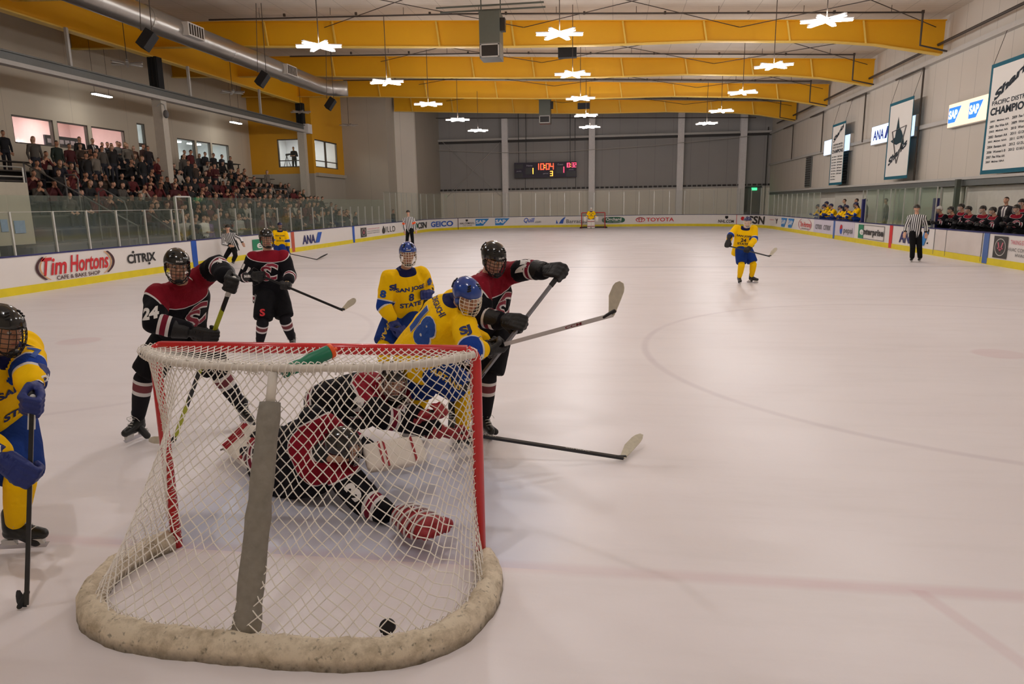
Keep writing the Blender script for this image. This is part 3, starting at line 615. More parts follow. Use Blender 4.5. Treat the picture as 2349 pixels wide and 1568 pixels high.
# ---------------------------------------------------------------- lamps
m=mat('lit_lamp_panel',(1,.955,.93,1),.5,emit=11); M['lamp']=m
M['refl']=mat('white_reflector',srgb(170,164,160),.4)
def lamp(lit,rot):
    t=root('ceiling_lamp',(0,0,0),'','lamp')
    mb=MB(); mb.tube([(0,0,.1),(0,0,2.6)],.015,6); mb.build('rod',M['pipe'],t)
    mb=MB(); mb.tube([(0,0,-.02),(0,0,.12)],[.09,.05],10); mb.build('hub',M['refl'],t)
    if lit:
        ld=bpy.data.lights.new('added_hub_light','POINT'); ld.energy=LAMP*2.55; ld.color=(1,.968,.965); ld.shadow_soft_size=.045; lo=bpy.data.objects.new('added_hub_light',ld); COL.objects.link(lo); lo.parent=t; lo.location=(0,0,-.07)  # point light added under the hub, carries most of the fixture's output
        l2=ld.copy(); l2.energy=LAMP*1.75; lo=bpy.data.objects.new('added_hub_light',l2); COL.objects.link(lo); lo.parent=t; lo.location=(0,0,.2)  # second point light, added above the hub to brighten the ceiling
    for k in range(6):
        a=rot+k*math.pi/3; d=V((math.cos(a),math.sin(a),0)); n=V((-d.y,d.x,0))
        mb=MB(); P=[]
        for r in (.13,.72):
            for wx,z in ((-.055,.06),(-.03,.09),(.03,.09),(.055,.06)): P.append(d*r+n*wx+V((0,0,z)))
        mb.add(P,[(0,1,5,4),(1,2,6,5),(2,3,7,6),(0,3,2,1),(4,5,6,7)]); bl=mb.build('reflector',M['refl'],t)
        mb=MB(); mb.span((-.06,0,0),(.06,.56,.03)); Rm=Matrix.Rotation(a-math.pi/2,3,'Z')
        mb.v=[tuple(Rm@(V(p)+V((0,.14,-.01)))) for p in mb.v]; mb.build('tube_panel',M['lamp'] if lit else M['lgrey'],bl)
    return t
L0=lamp(True,.2); first=True
rows=[-2.0,5.2,12.1,18.8,25.6,32.2,39.0,45.4]
for i,y in enumerate(rows):
    for j,x in enumerate((-7.66,-.02,7.62)):
        o=L0 if first else copy_tree(L0); first=False
        o.location=(x,y,7.0); o.rotation_euler.z=random.choice((0,.5,.26,.8))
        o['label']='lit six-armed lamp, %s of three, %s'%(['left','middle','right'][j],['row behind the camera','row over the near goal','row above the near face-off dots','nearest visible row','second visible row','third visible row','fourth visible row','farthest row'][i]); o['group']='six-armed ceiling lamps'
L1=lamp(False,.1)
for i,(u,v) in enumerate(((292,148),(533,213),(690,258),(800,288))):
    o=L1 if i==0 else copy_tree(L1); o.location=atX(u,v,-20.2 if i<3 else -18.5); o['label']='unlit grey six-armed lamp, %s along the left side of the hall'%['nearest the camera','second','third','last and farthest'][i]; o['group']='unlit side lamps'
for u,v,l in ((234,218,'lit fluorescent tube hung over the left part of the crowd'),(541,281,'lit fluorescent tube hung over the right part of the crowd near the yellow wall')):
    p=atX(u,v,-23.6); T_=root('hanging_tube_lamp',p,l,'lamp')
    mb=MB(); mb.span((p.x-.1,p.y-.6,p.z-.05),(p.x+.1,p.y+.6,p.z)); mb.build('tube',M['tubelight'],T_)
    mb=MB(); mb.span((p.x-.14,p.y-.62,p.z),(p.x+.14,p.y+.62,p.z+.06)); mb.build('housing',M['refl'],T_)
    for dy in (-.5,.5): mb=MB(); mb.tube([p+V((0,dy,.05)),V((p.x,p.y+dy,11.2))],.01,4); mb.build('hanger',M['pipe'],T_)
# spiral duct
m,nt,b=nodes_of('galvanised_spiral_duct'); L=nt.links; N=nt.nodes; geo=N.new('ShaderNodeNewGeometry'); sp=N.new('ShaderNodeSeparateXYZ'); L.new(geo.outputs['Position'],sp.inputs[0])
b.inputs['Metallic'].default_value=.85; b.inputs['Roughness'].default_value=.33; b.inputs['Base Color'].default_value=srgb(176,172,166)
bp=N.new('ShaderNodeBump'); bp.inputs['Strength'].default_value=.8; bp.inputs['Distance'].default_value=.02
L.new(math_node(nt,'LESS_THAN',math_node(nt,'FRACT',math_node(nt,'DIVIDE',sp.outputs[1],.16)),.25),bp.inputs['Height']); L.new(bp.outputs['Normal'],b.inputs['Normal']); M['duct']=m
DU=root('air_duct',(-15.5,25,9),'large silver spiral air duct running under the roof on the left','duct')
mb=MB(); mb.tube([(-15.55,2,8.95),(-15.5,20,8.95),(-15.45,36.6,8.95),(-15.3,37.7,8.95),(-14.9,38.2,8.95),(-14.2,38.4,8.95)],.44,24); mb.build('duct_tube',M['duct'],DU,True)
mb=MB(); 
for y in (16,21.6,27.2,32.8): mb.tube([(-15.5,y,8.95),(-15.5,y+.12,8.95)],.465,24)
mb.build('joint_band',M['duct'],DU)
for y in (23.9,32.4):
    mb=MB(); mb.span((-15.2,y-.55,8.7),(-14.85,y+.55,9.2)); rg_=mb.build('register',M['lgrey'],DU)
    mb=MB(); 
    for k in range(6): mb.span((-14.86,y-.48+k*.17,8.75),(-14.84,y-.38+k*.17,9.15))
    mb.build('louvre',M['black'],rg_)
# hanging loudspeakers
for u,v,w_,l in ((338,92,.62,'black loudspeaker hung below the duct, nearest the camera'),(602,182,.6,'black loudspeaker hung below the middle of the duct'),(758,238,.6,'black loudspeaker hung at the far end of the duct')):
    p=atX(u,v,-14.1); S_=root('loudspeaker',p,l,'loudspeaker','loudspeakers on the duct side'); Rm=Matrix.Rotation(.55,3,'Y')@Matrix.Rotation(-.3,3,'X')
    mb=MB(); mb.box(p,(.34,.38,.62),0,Rm); mb.build('cabinet',M['blackm'],S_)
    mb=MB(); mb.box(p+Rm@V((0,-.195,0)),(.3,.01,.56),0,Rm); mb.build('grille',M['black'],S_)
    for dx in (-.2,.2): mb=MB(); mb.tube([p+V((dx,0,.3)),V((p.x+dx*.6,p.y+.2,ceilz(p.x)))],.015,5); mb.build('hanger',M['pipe'],S_)
for (u0,v0,u1,v1,Y0),l in (((1280,106,1322,130,33.0),'black loudspeaker hung across under the roof behind the nearest middle lamp'),((1325,236,1352,248,48.0),'black loudspeaker hung under the roof behind a farther middle lamp')):
    a=atY(u0,v0,Y0); c_=atY(u1,v1,Y0); S_=root('loudspeaker',(a+c_)/2,l,'loudspeaker','loudspeakers under the roof')
    mb=MB(); mb.span((a.x,Y0,c_.z),(c_.x,Y0+.4,a.z)); mb.build('cabinet',M['blackm'],S_)
    for x in (a.x+.1,c_.x-.1): mb=MB(); mb.tube([(x,Y0+.2,a.z),(x,Y0+.2,ceilz(x))],.015,5); mb.build('hanger',M['black'],S_)
# hanging heaters
M['heater']=mat('grey_green_heater_paint',srgb(92,96,88),.5,.3)
for x,y,l in ((-3.4,26.0,'large grey unit heater hung between the beams near the left front lamps'),(-3.5,50.0,'small grey unit heater hung at the far end of the roof')):
    H=root('unit_heater',(x,y,7.9),l,'heater','unit heaters'); k=1.
    mb=MB(); mb.span((x-.42,y,8.45),(x+.42,y+.9,9.65)); mb.build('cabinet',M['heater'],H)
    mb=MB(); mb.span((x-.42,y,7.86),(x+.42,y+.9,8.45)); mb.build('outlet',M['grey'],H)
    mb=MB(); mb.span((x-.34,y-.02,7.94),(x+.34,y,8.36)); mb.build('louvre',M['black'],H)
    mb=MB()
    for a,c_ in (((x-.38,y-.03,7.9),(x-.34,y,8.4)),((x+.34,y-.03,7.9),(x+.38,y,8.4)),((x-.38,y-.03,7.9),(x+.38,y,7.94)),((x-.38,y-.03,8.36),(x+.38,y,8.4))): mb.span(a,c_)
    mb.build('frame',M['lgrey'],H)
    mb=MB(); mb.span((x+.42,y+.1,8.9),(x+.62,y+.4,9.4)); mb.build('motor_box',M['black'],H)
    for yy in (y+.1,y+.8): mb=MB(); mb.span((x-2.2,yy,9.86),(x+2.2,yy+.06,9.92)); mb.build('hanger_rail',M['heater'],H)
    for dx in (-.4,.4): mb=MB(); mb.span((x+dx-.02,y+.4,9.6),(x+dx+.02,y+.45,ceilz(x))); mb.build('hanger',M['heater'],H)
# ---------------------------------------------------------------- scoreboard
SB=root('scoreboard',(-4.7,63.0,5.1),'dark electronic scoreboard with red digits hung on the far wall','scoreboard')
M['sb']=mat('scoreboard_navy',srgb(38,26,52),.5); M['sbk']=mat('scoreboard_window',srgb(16,8,18),.4); M['led']=mat('red_led',(1,.08,.03,1),.5,emit=2.6); M['leda']=mat('amber_led',(1,.45,.05,1),.5,emit=3); M['ledp']=mat('pink_led',(1,.06,.14,1),.5,emit=2.2); M['sbt']=mat('scoreboard_print',srgb(190,185,200),.6)
mb=MB(); mb.span((-7.6,62.75,4.4),(-1.83,63.0,5.8)); mb.build('cabinet',M['sb'],SB)
sx=lambda u:-7.6+(u-1182)/141*5.77
sz=lambda v:5.8-(v-373)/35*1.4
def seven(parent,ch,cx,cz,w_,h,mt):
    segs={'0':'abcdef','1':'bc','2':'abged','3':'abgcd','4':'fgbc','-':'g','D':'abcdef'}[ch]; t=h*.14
    G={'a':((-w_/2,h/2),(w_/2,h/2)),'b':((w_/2,h/2),(w_/2,0)),'c':((w_/2,0),(w_/2,-h/2)),'d':((-w_/2,-h/2),(w_/2,-h/2)),'e':((-w_/2,0),(-w_/2,-h/2)),'f':((-w_/2,h/2),(-w_/2,0)),'g':((-w_/2,0),(w_/2,0))}
    mb=MB()
    for s in segs: (a,c_),(d,e)=G[s]; mb.span((cx+min(a,d)-t/2,62.7,cz+min(c_,e)-t/2),(cx+max(a,d)+t/2,62.72,cz+max(c_,e)+t/2))
    return mb.build('digit',M[mt],parent)
for u0,u1,v0,v1 in ((1183,1202,377,387),(1183,1202,397,407),(1208,1227,385,400),(1236,1272,376,391),(1278,1296,384,399),(1300,1323,376,387),(1301,1322,395,406)):
    mb=MB(); mb.span((sx(u0),62.72,sz(v1)),(sx(u1),62.75,sz(v0))); mb.build('display_window',M['sbk'],SB)
for ch,u in (('1',1238),('0',1246),('0',1258.5),('4',1268)): seven(SB,ch,sx(u),sz(383),.26 if ch!='1' else .0,.5,'led')
for dz in (-.1,.1):
    mb=MB(); mb.span((sx(1252)-.04,62.7,sz(383)+dz-.04),(sx(1252)+.04,62.72,sz(383)+dz+.04)); mb.build('digit',M['leda'],SB)
seven(SB,'1',sx(1225),sz(392.5),.0,.48,'leda'); seven(SB,'3',sx(1267),sz(399),.2,.4,'leda'); seven(SB,'1',sx(1295),sz(391),.0,.48,'ledp')
for ch,u in (('1',1302.5),('0',1306),('3',1315),('2',1320.5)): seven(SB,ch,sx(u),sz(381),.16 if ch!='1' else 0,.36,'ledp')
mb=MB(); mb.span((sx(1310)-.03,62.7,sz(379)-.03),(sx(1310)+.03,62.72,sz(379)+.03)); mb.span((sx(1310)-.03,62.7,sz(384)-.03),(sx(1310)+.03,62.72,sz(384)+.03)); mb.build('digit',M['leda'],SB)
for t,u,v,h in (('Home',1217,380,.16),('Guest',1287,379,.16),('penalty',1193,392.5,.15),('penalty',1312,391,.15),('period',1254,399,.17)): flat_text('lettering',t,(sx(u),62.71,sz(v)),(1,0,0),(0,0,1),h,None,'sbt',SB,.01)
for x in (-7.2,-6.5,-2.4,-1.95): mb=MB(); mb.tube([(x,62.9,5.8),(x,62.9,ceilz(x))],.03,5); mb.build('hanger',M['black'],SB)
for x in (-6.6,-1.9): mb=MB(); mb.tube([(x,62.95,4.4),(x,62.95,3.3)],.02,5); mb.build('cable',M['black'],SB)
mb=MB(); mb.tube([(-15.2,62.6,7.15),(-9,62.6,6.75),(-3,62.6,6.7),(5,62.6,7.0),(13.5,62.6,7.6)],.022,5); tag(mb.build('overhead_cable',M['lgrey']),'thin pale cable sagging across in front of the far wall','cable')
# goal judge lamp wash on the far glass
# ---------------------------------------------------------------- right wall: banners, light boxes, vents
M['bwhite']=mat('banner_white_cloth',srgb(240,236,230),.85,var=.03,scale=1); M['ink']=mat('banner_ink',srgb(34,44,54),.8); M['fin']=mat('dark_teal_print',srgb(14,52,62),.8)
def banner(ya,yb,z0,z1,label,kind):
    """ya = edge nearer the far wall"""
    k_=.967; ya,yb=-3.609+(ya+3.609)*k_,-3.609+(yb+3.609)*k_; z0,z1=2.022+(z0-2.022)*k_,2.022+(z1-2.022)*k_; B_=root('banner',(14.95,(ya+yb)/2,z0),label,'banner'); x=14.95; w_=ya-yb; W=MB()
    W.span((x,yb,z0),(x+.02,ya,z1)); W.build('border',M['teal'],B_)
    for yy in (yb+.1,ya-.1): W=MB(); W.tube([(x+.01,yy,z1),(15.3,yy,7.85)],.01,5); W.build('hanger',M['pipe'],B_)
    W=MB(); W.span((x-.008,yb+.02 if kind!=3 else yb+.02,z0+.14),(x,ya-.16,z1-.14)); W.build('field',M['bwhite'],B_)
    X_=x-.014; tx=lambda f:ya-.16-(w_-.18)*f; 
    def txt(t,f,z,h,wf,mt='ink',bold=.02,shear=0): return flat_text('lettering',t,(X_,tx(f),z),(0,-1,0),(0,0,1),h,(w_-.2)*wf,mt,B_,bold,shear)
    H=z1-z0
    def slanted(t,z,h,wf):
        vs,fs=text_mesh(t,.05,.1); xs=[v[0] for v in vs]; ww=max(xs)-min(xs); s_=(w_-.2)*wf/ww
        P=[V((X_,tx(.5)-v[0]*s_,z+v[1]*h+v[0]*s_*.42)) for v in vs]; mb=MB(); mb.add(P,fs); mb.build('lettering',M['ink'],B_)
    if kind==1:
        slanted('Sharks',z0+H*.83,H*.085,.82)
        txt('PACIFIC DISTRICT',.5,z0+H*.64,H*.04,.88); txt('CHAMPIONS',.5,z0+H*.565,H*.07,.92,'ink',.04)
        yrs=['2001','2001','2002','2002','2003','2004','2006','2007','2007']; nm=['Midget AA','Pee Wee AA','Midget AA','Bantam AA','Midget 16AA','Bantam AA',"Women's B",'Pee Wee AA','Midget 18AA']
        y2=['2009','2009','2010','2011','2011','2012','2012']; n2=['Pee Wee AA',"Women's C","Women's C",'G12U AA','G19U AAA','G12U AA','G16U AA']
        for k in range(9): txt(yrs[k]+'  '+nm[k],.27,z0+H*(.475-k*.046),H*.024,.42)
        for k in range(7): txt(y2[k]+'  '+n2[k],.75,z0+H*(.475-k*.046),H*.024,.42)
    elif kind==2:
        mk=lambda pts:[V((X_-.004,tx(a),z0+H*c_)) for a,c_ in pts]
        for a,c_ in (((.2,.62),(.82,.66)),((.82,.66),(.5,.2)),((.5,.2),(.2,.62))):
            mb=MB(); p,q=mk((a,c_)); mb.bar(p,q,.02,.07,0,up=(1,0,0)); mb.build('emblem',M['greyprint'],B_)
        mb=MB(); P=mk([(.14,.50),(.33,.54),(.42,.80),(.5,.66),(.62,.60),(.72,.52),(.78,.42),(.6,.46),(.42,.44),(.3,.46)]); mb.poly(P[::-1]); mb.build('emblem',M['fin'],B_)
        slanted('Sharks',z0+H*.34,H*.10,.8)
    else:
        slanted('Sharks',z0+H*.84,H*.085,.8); txt('CALIFORNIA AMATEUR',.5,z0+H*.66,H*.03,.8); txt('HOCKEY ASSOCIATION',.5,z0+H*.615,H*.03,.8); txt('CHAMPIONS',.5,z0+H*.55,H*.06,.9,'ink',.04)
        for k in range(9): txt('2001 Midget',.27,z0+H*(.46-k*.046),H*.024,.4)
        for k in range(7): txt('2007 Bantam',.74,z0+H*(.46-k*.046),H*.024,.4)
banner(25.85,22.6,2.85,6.78,'tall white championship banner with teal border, nearest on the right wall',1)
banner(35.6,32.7,2.95,6.68,'white banner with teal border and a dark fin emblem, middle of the right wall',2)
banner(45.1,42.5,2.9,6.64,'white championship banner with teal border, farthest along the right wall',3)
M['lbw']=mat('lit_white_panel',srgb(205,225,255),.5,emit=1.3); M['lbc']=mat('lit_cream_panel',srgb(255,214,180),.5,emit=1.1); M['lbb']=mat('lit_blue_print',srgb(10,120,210),.5,emit=.9); M['lbn']=mat('lit_navy_print',srgb(16,40,130),.5,emit=.4); M['lbt']=mat('lit_white_print',(1,1,1,1),.5,emit=1.6)
def lightbox(ya,yb,mt,label,marks):
    B_=root('light_box',(15.2,(ya+yb)/2,4.8),label,'sign'); W=MB(); W.span((15.30,yb,4.8),(15.49,ya,5.78)); W.build('housing',M['lgrey'],B_)
    W=MB(); W.span((15.28,yb+.05,4.84),(15.30,ya-.05,5.74)); W.build('lit_panel',M[mt],B_)
    for t,yc in marks:
        if t=='SAP':
            W=MB(); W.poly([(15.27,yc+.5,5.0),(15.27,yc-.1,5.0),(15.27,yc-.55,5.6),(15.27,yc+.5,5.6)]); W.build('emblem',M['lbb'],B_); flat_text('lettering','SAP',(15.26,yc+.08,5.32),(0,-1,0),(0,0,1),.34,.72,'lbt',B_,.04)
        elif t: flat_text('lettering',t,(15.27,yc,5.28),(0,-1,0),(0,0,1),.5,1.5,'lbn',B_,.03,.05); W=MB(); W.poly([(15.27,yc-.85,5.02),(15.27,yc-1.15,5.02),(15.27,yc-1.45,5.6),(15.27,yc-1.15,5.6)]); W.build('emblem',M['lbn'],B_)
lightbox(28.75,23.9,'lbc','lit cream wall sign with two blue panels behind the nearest banner',(('SAP',28.15),('SAP',26.45)))
lightbox(37.6,32.0,'lbw','lit white wall sign with blue capitals behind the middle banner',(('ANA',36.5),))
lightbox(46.3,41.1,'lbw','lit blank white wall sign behind the farthest banner',())
for y,z0,z1,l in ((50.3,2.9,5.0,'grey louvred vent panel beyond the farthest banner'),(42.2,2.9,4.75,'dark louvred vent panel behind the farthest banner')):
    B_=root('vent_panel',(15.45,y,z0),l,'vent'); W=MB(); W.span((15.4,y-.7,z0),(15.5,y+.7,z1)); W.build('frame',M['grey'],B_)
    W=MB(); 
    for k in range(int((z1-z0)/.16)): W.span((15.37,y-.62,z0+.08+k*.16),(15.4,y+.62,z0+.15+k*.16))
    W.build('louvre',M['seal'],B_)
CD=root('camera_dome',(-20.6,30,5.6),'white security camera dome on a bent arm beside the column','camera')
p=atX(374,258,-20.5); mb=MB(); mb.tube([p+V((-.3,0,.3)),p+V((-.1,0,.45)),p+V((.1,0,.35)),p+V((.15,0,.1))],.035,8); mb.build('arm',M['lgrey'],CD); mb=MB(); mb.ell(p+V((.15,0,-.08)),(.14,.14,.2)); mb.build('dome',M['greyprint'],CD,True)
# ---------------------------------------------------------------- goals
def stained(name):
    m,nt,b=nodes_of(name); geo=nt.nodes.new('ShaderNodeNewGeometry'); sp=nt.nodes.new('ShaderNodeSeparateXYZ'); nt.links.new(geo.outputs['Position'],sp.inputs[0])
    a=nt.nodes.new('ShaderNodeTexNoise'); a.inputs['Scale'].default_value=9; a.inputs['Detail'].default_value=8; a.inputs['Roughness'].default_value=.7; nt.links.new(geo.outputs['Position'],a.inputs['Vector'])
    c=nt.nodes.new('ShaderNodeTexNoise'); c.inputs['Scale'].default_value=38; c.inputs['Detail'].default_value=4; nt.links.new(geo.outputs['Position'],c.inputs['Vector'])
    k=math_node(nt,'MULTIPLY',math_node(nt,'SUBTRACT',a.outputs['Fac'],.45),4.5,clamp=True)
    col=mix(nt,k,srgb(226,213,190),srgb(178,162,136)); k2=math_node(nt,'MULTIPLY',math_node(nt,'SUBTRACT',c.outputs['Fac'],.6),8,clamp=True); col=mix(nt,math_node(nt,'MULTIPLY',k2,.7),col,srgb(84,78,64))
    low=math_node(nt,'MULTIPLY',math_node(nt,'SUBTRACT',.055,sp.outputs[2]),18,clamp=True); col=mix(nt,math_node(nt,'MULTIPLY',low,math_node(nt,'ADD',c.outputs['Fac'],.15)),col,srgb(92,84,72))
    nt.links.new(col,b.inputs['Base Color']); b.inputs['Roughness'].default_value=.75
    bp=nt.nodes.new('ShaderNodeBump'); bp.inputs['Strength'].default_value=.35; bp.inputs['Distance'].default_value=.015; nt.links.new(a.outputs['Fac'],bp.inputs['Height']); nt.links.new(bp.outputs['Normal'],b.inputs['Normal']); return m
M['cord']=mat('cream_net_cord',srgb(246,238,230),.8,var=.12,scale=20); M['cordg']=mat('grey_net_cord',srgb(170,160,150),.8,var=.12,scale=20)
M['pad']=stained('stained_white_padding')
M['padw']=mat('white_tube_padding',srgb(222,214,204),.6,var=.15,scale=9,bump=.3,bscale=30)
M['padg']=mat('grey_post_padding',srgb(140,134,124),.8,var=.28,scale=22,bump=1.,bscale=16)
def resample(pts,n):
    pts=[V(p) for p in pts]; d=[0]
    for a,b in zip(pts,pts[1:]): d.append(d[-1]+(b-a).length)
    out=[]; k=0
    for i in range(n+1):
        t=d[-1]*i/n
        while k<len(pts)-2 and d[k+1]<t: k+=1
        f=(t-d[k])/max(1e-9,d[k+1]-d[k]); out.append(pts[k].lerp(pts[k+1],min(1,max(0,f))))
    return out
def spline(pts,n=8):
    pts=[V(p) for p in pts]; P=[pts[0]*2-pts[1]]+pts+[pts[-1]*2-pts[-2]]; out=[]
    for i in range(1,len(P)-2):
        a,b,c_,d=P[i-1],P[i],P[i+1],P[i+2]
        for k in range(n):
            t=k/n; out.append(((b*2)+(c_-a)*t+(a*2-b*5+c_*4-d)*t*t+(b*3-a-c_*3+d)*t**3)*.5)
    out.append(pts[-1]); return out
TOPC=spline([(-.955,.0,1.235),(-.985,-.02,1.235),(-.95,-.08,1.232),(-.80,-.2,1.228),(-.60,-.30,1.225),(-.3,-.35,1.222),(.0,-.36,1.222),(.35,-.345,1.225),(.62,-.29,1.228),(.82,-.17,1.232),(.925,-.05,1.235),(.955,.0,1.235)],8)
BASC=spline([(-.97,-.02,.06),(-1.04,-.16,.06),(-1.075,-.38,.06),(-1.00,-.64,.06),(-.80,-.83,.06),(-.50,-.925,.06),(0,-.945,.06),(.42,-.94,.06),(.72,-.88,.06),(.92,-.74,.06),(1.02,-.52,.06),(1.04,-.28,.06),(1.0,-.1,.06),(.96,0,.06)],8)
def build_goal(label,N,K,rc,fine,near=True):
    G=root('hockey_goal',(0,0,0),label,'goal')
    for s in (-1,1):
        mb=MB(); mb.tube([(s*.945,0,0),(s*.945,0,1.17),(s*.943,0,1.21),(s*.93,0,1.237),(s*.9,0,1.25)],.031,14 if fine else 8); mb.build('post',M['red'],G,True)
    mb=MB(); mb.tube([(-.9,0,1.25),(.9,0,1.25)],.031,14); mb.build('crossbar',M['red'],G,True)
    mb=MB(); tc=resample(TOPC,70); mb.tube(tc[1:-1],[.019+.003*math.sin(i*1.3) for i in range(69)],10); mb.build('top_rail',M['padw'],G,True)
    # skirt: fat stained padding on the ice around the base frame
    bc=resample(BASC,90); mb=MB(); P=[]; n=len(bc); SEC=[(-.055,0),(-.06,.05),(-.045,.095),(0,.115),(.045,.1),(.07,.06),(.075,0)]
    for i,p in enumerate(bc):
        t=(bc[min(i+1,n-1)]-bc[max(i-1,0)]); t.z=0; t.normalize(); o=V((t.y,-t.x,0)) ; o=-o if o.dot(V((p.x,p.y+.3,0)))<0 else o
        k=1+.04*math.sin(i*.9)+.03*math.sin(i*2.3)
        for a,z in SEC: P.append(V((p.x,p.y,0))+o*(a*k)+V((0,0,z*k)))
    m_=len(SEC); F=[(i*m_+j,i*m_+j+1,(i+1)*m_+j+1,(i+1)*m_+j) for i in range(n-1) for j in range(m_-1)]
    F+=[(i*m_+m_-1,i*m_,(i+1)*m_,(i+1)*m_+m_-1) for i in range(n-1)]+[tuple(range(m_))[::-1],tuple((n-1)*m_+j for j in range(m_))]
    mb.add(P,F); lab(mb.build('base_padding',M['pad'] if near else M['seal'],G,True),'stained cream padding round the base')
    # centre post
    a=V((0.0,-.90,.05)); b_=V((-.03,-.37,1.2)); q=a.lerp(b_,.88)
    mb=MB(); mb.tube([q-(b_-a)*.04,b_],.024,10); mb.build('centre_post',M['padw'],G,True)
    mb=MB(); pr=[a.lerp(q,i/14) for i in range(15)]; mb.tube(pr,[.066-.0008*i+.003*math.sin(i*2.1)+.003*(i%2) for i in range(14)]+[.054],12,sq=.75); lab(mb.build('centre_post_padding',M['padg'],G,True),'worn grey padding round the centre post')
    # net
    tu=resample(TOPC,N); bu=resample([p+V((0,0,.02)) for p in BASC],N)
    def S(u,v): # u in 0..N, v 0 top .. 1 bottom
        i=int(min(N-1,max(0,math.floor(u)))); f=u-i; t=tu[i].lerp(tu[i+1],f); b=bu[i].lerp(bu[i+1],f)
        side=min(1,max(0,(1-abs(u/N*2-1))/.5)); side=side*side*(3-2*side); e=1.0+3.6*(1-side)
        vv=v**e; p=V((t.x+(b.x-t.x)*vv,t.y+(b.y-t.y)*vv,t.z+(b.z-t.z)*v))
        if near:
            pq=V((math.copysign(.93,p.x),-.01,p.z)); p=p.lerp(pq,.8*(1-side)*math.sin(math.pi*min(1,v*.93))**.6)
            inw=V((-p.x,.25-p.y,0)); inw.normalize() if inw.length>0 else None
            p+=inw*(.075*math.sin(math.pi*v**.8)*side)+inw*.02*math.sin(u*.23+v*5)*math.sin(math.pi*v)*side
        return p
    mb=MB(); sub=2 if fine else 1
    for sg in (1,-1):
        for i in range(-K,N+K+1):
            pts=[]
            for j in range(K*sub+1):
                u=i+sg*j/sub
                if -.001<=u<=N+.001:
                    w_=.16*math.sin(u*1.7+j*.6) if fine else 0; p=S(min(N,max(0,u+(w_ if 0<u+w_<N else 0))),j/(K*sub)); pts.append(p)
            if len(pts)>1: mb.tube(pts,rc,5 if fine else 3,cap=False)
    mb.build('back_net',M['cord'] if near else M['cordg'],G,True)
    mb=MB(); K2=max(3,int(K*.34)); cb=[V((-.93+1.86*i/N,-.01,1.27)) for i in range(N+1)]
    def S2(u,v):
        i=int(min(N-1,max(0,math.floor(u)))); f=u-i; p=cb[i].lerp(cb[i+1],f).lerp(tu[i].lerp(tu[i+1],f)+V((0,0,.02)),v); p.z-=.05*math.sin(math.pi*v)*math.sin(math.pi*min(1,max(0,u/N)))**.5; return p
    for sg in (1,-1):
        for i in range(-K2,N+K2+1):
            pts=[S2(i+sg*j/2,j/(2*K2)) for j in range(2*K2+1) if 0<=i+sg*j/2<=N]
            if len(pts)>1: mb.tube(pts,rc,5 if fine else 3,cap=False)
    mb.build('top_net',M['cord'] if near else M['cordg'],G,True)
    if fine: # lacing up the posts and round the top rail
        mb=MB()
        for s in (-1,1):
            pts=[]; mb=MB()
            for k in range(27*8):
                t=k/8; z=.08+t*.043; a_=t*2*math.pi; pts.append(V((s*.918+.02*math.cos(a_),-.02+.02*math.sin(a_),z)))
            mb.tube(pts,.0022,4,cap=False)
            for k in range(24):
                z=.1+k*.047+random.uniform(-.01,.01); p=V((s*.915,-.035,z)); mb.tube([p,p+V((-s*random.uniform(.01,.03),random.uniform(-.02,.02),random.uniform(-.02,.02)))],.0025,4)
            mb.build('post_lacing',M['cord'],G,True)
        mb=MB(); pts=[]; tt=resample(TOPC,60*8)
        for k,p in enumerate(tt):
            a_=k/8*2*math.pi; i0=max(0,k-1); t=(tt[min(k+1,len(tt)-1)]-tt[i0]).normalized(); o=V((t.y,-t.x,0)); pts.append(p+o*.034*math.cos(a_)+V((0,0,.034*math.sin(a_))))
        mb.tube(pts,.0028,4,cap=False); mb.build('rail_lacing',M['cord'],G,True)
        mb=MB(); pts=[]; tt=resample(BASC,80*6)
        for k,p in enumerate(tt):
            a_=k/6*2*math.pi; t=(tt[min(k+1,len(tt)-1)]-tt[max(0,k-1)]).normalized(); o=V((t.y,-t.x,0)); o=o if o.dot(V((p.x,p.y+.3,0)))<0 else -o
            pts.append(V((p.x,p.y,.055))+o*(.05+.03*math.cos(a_))+V((0,0,.045*math.sin(a_))))
        mb.tube(pts,.0026,4,cap=False); mb.build('base_lacing',M['cord'],G,True)
    return G
build_goal('large red framed hockey goal with cream netting in the foreground',45,20,.0030,True)
GFAR=build_goal('small red framed hockey goal at the far end of the rink',30,12,.006,False,False); GFAR.location=(-.0,54.3,0); GFAR.rotation_euler.z=math.pi
# puck standing against the net
pc=atY(889,1437,-.74); look=(V(CAM)-pc).normalized()
PK=root('puck',pc,'black puck standing against the netting at the back of the near goal','puck')
ax=V((.1,-1,.45)).normalized(); mb=MB(); n_=36; xx=ax.orthogonal().normalized(); yy=ax.cross(xx)
for r,h in ((.0375,-.0127),(.0385,-.009),(.0385,.009),(.0375,.0127)):
    mb.v+=[tuple(pc+ax*h+(xx*math.cos(2*math.pi*k/n_)+yy*math.sin(2*math.pi*k/n_))*r) for k in range(n_)]
for i in range(3): mb.f+=[(i*n_+k,i*n_+(k+1)%n_,(i+1)*n_+(k+1)%n_,(i+1)*n_+k) for k in range(n_)]; mb.m+=[0]*n_
mb.f+=[tuple(range(n_))[::-1],tuple(3*n_+k for k in range(n_))]; mb.m+=[0,0]
mb.build('rubber_disc',mat('puck_rubber',srgb(24,20,24),.6),PK)
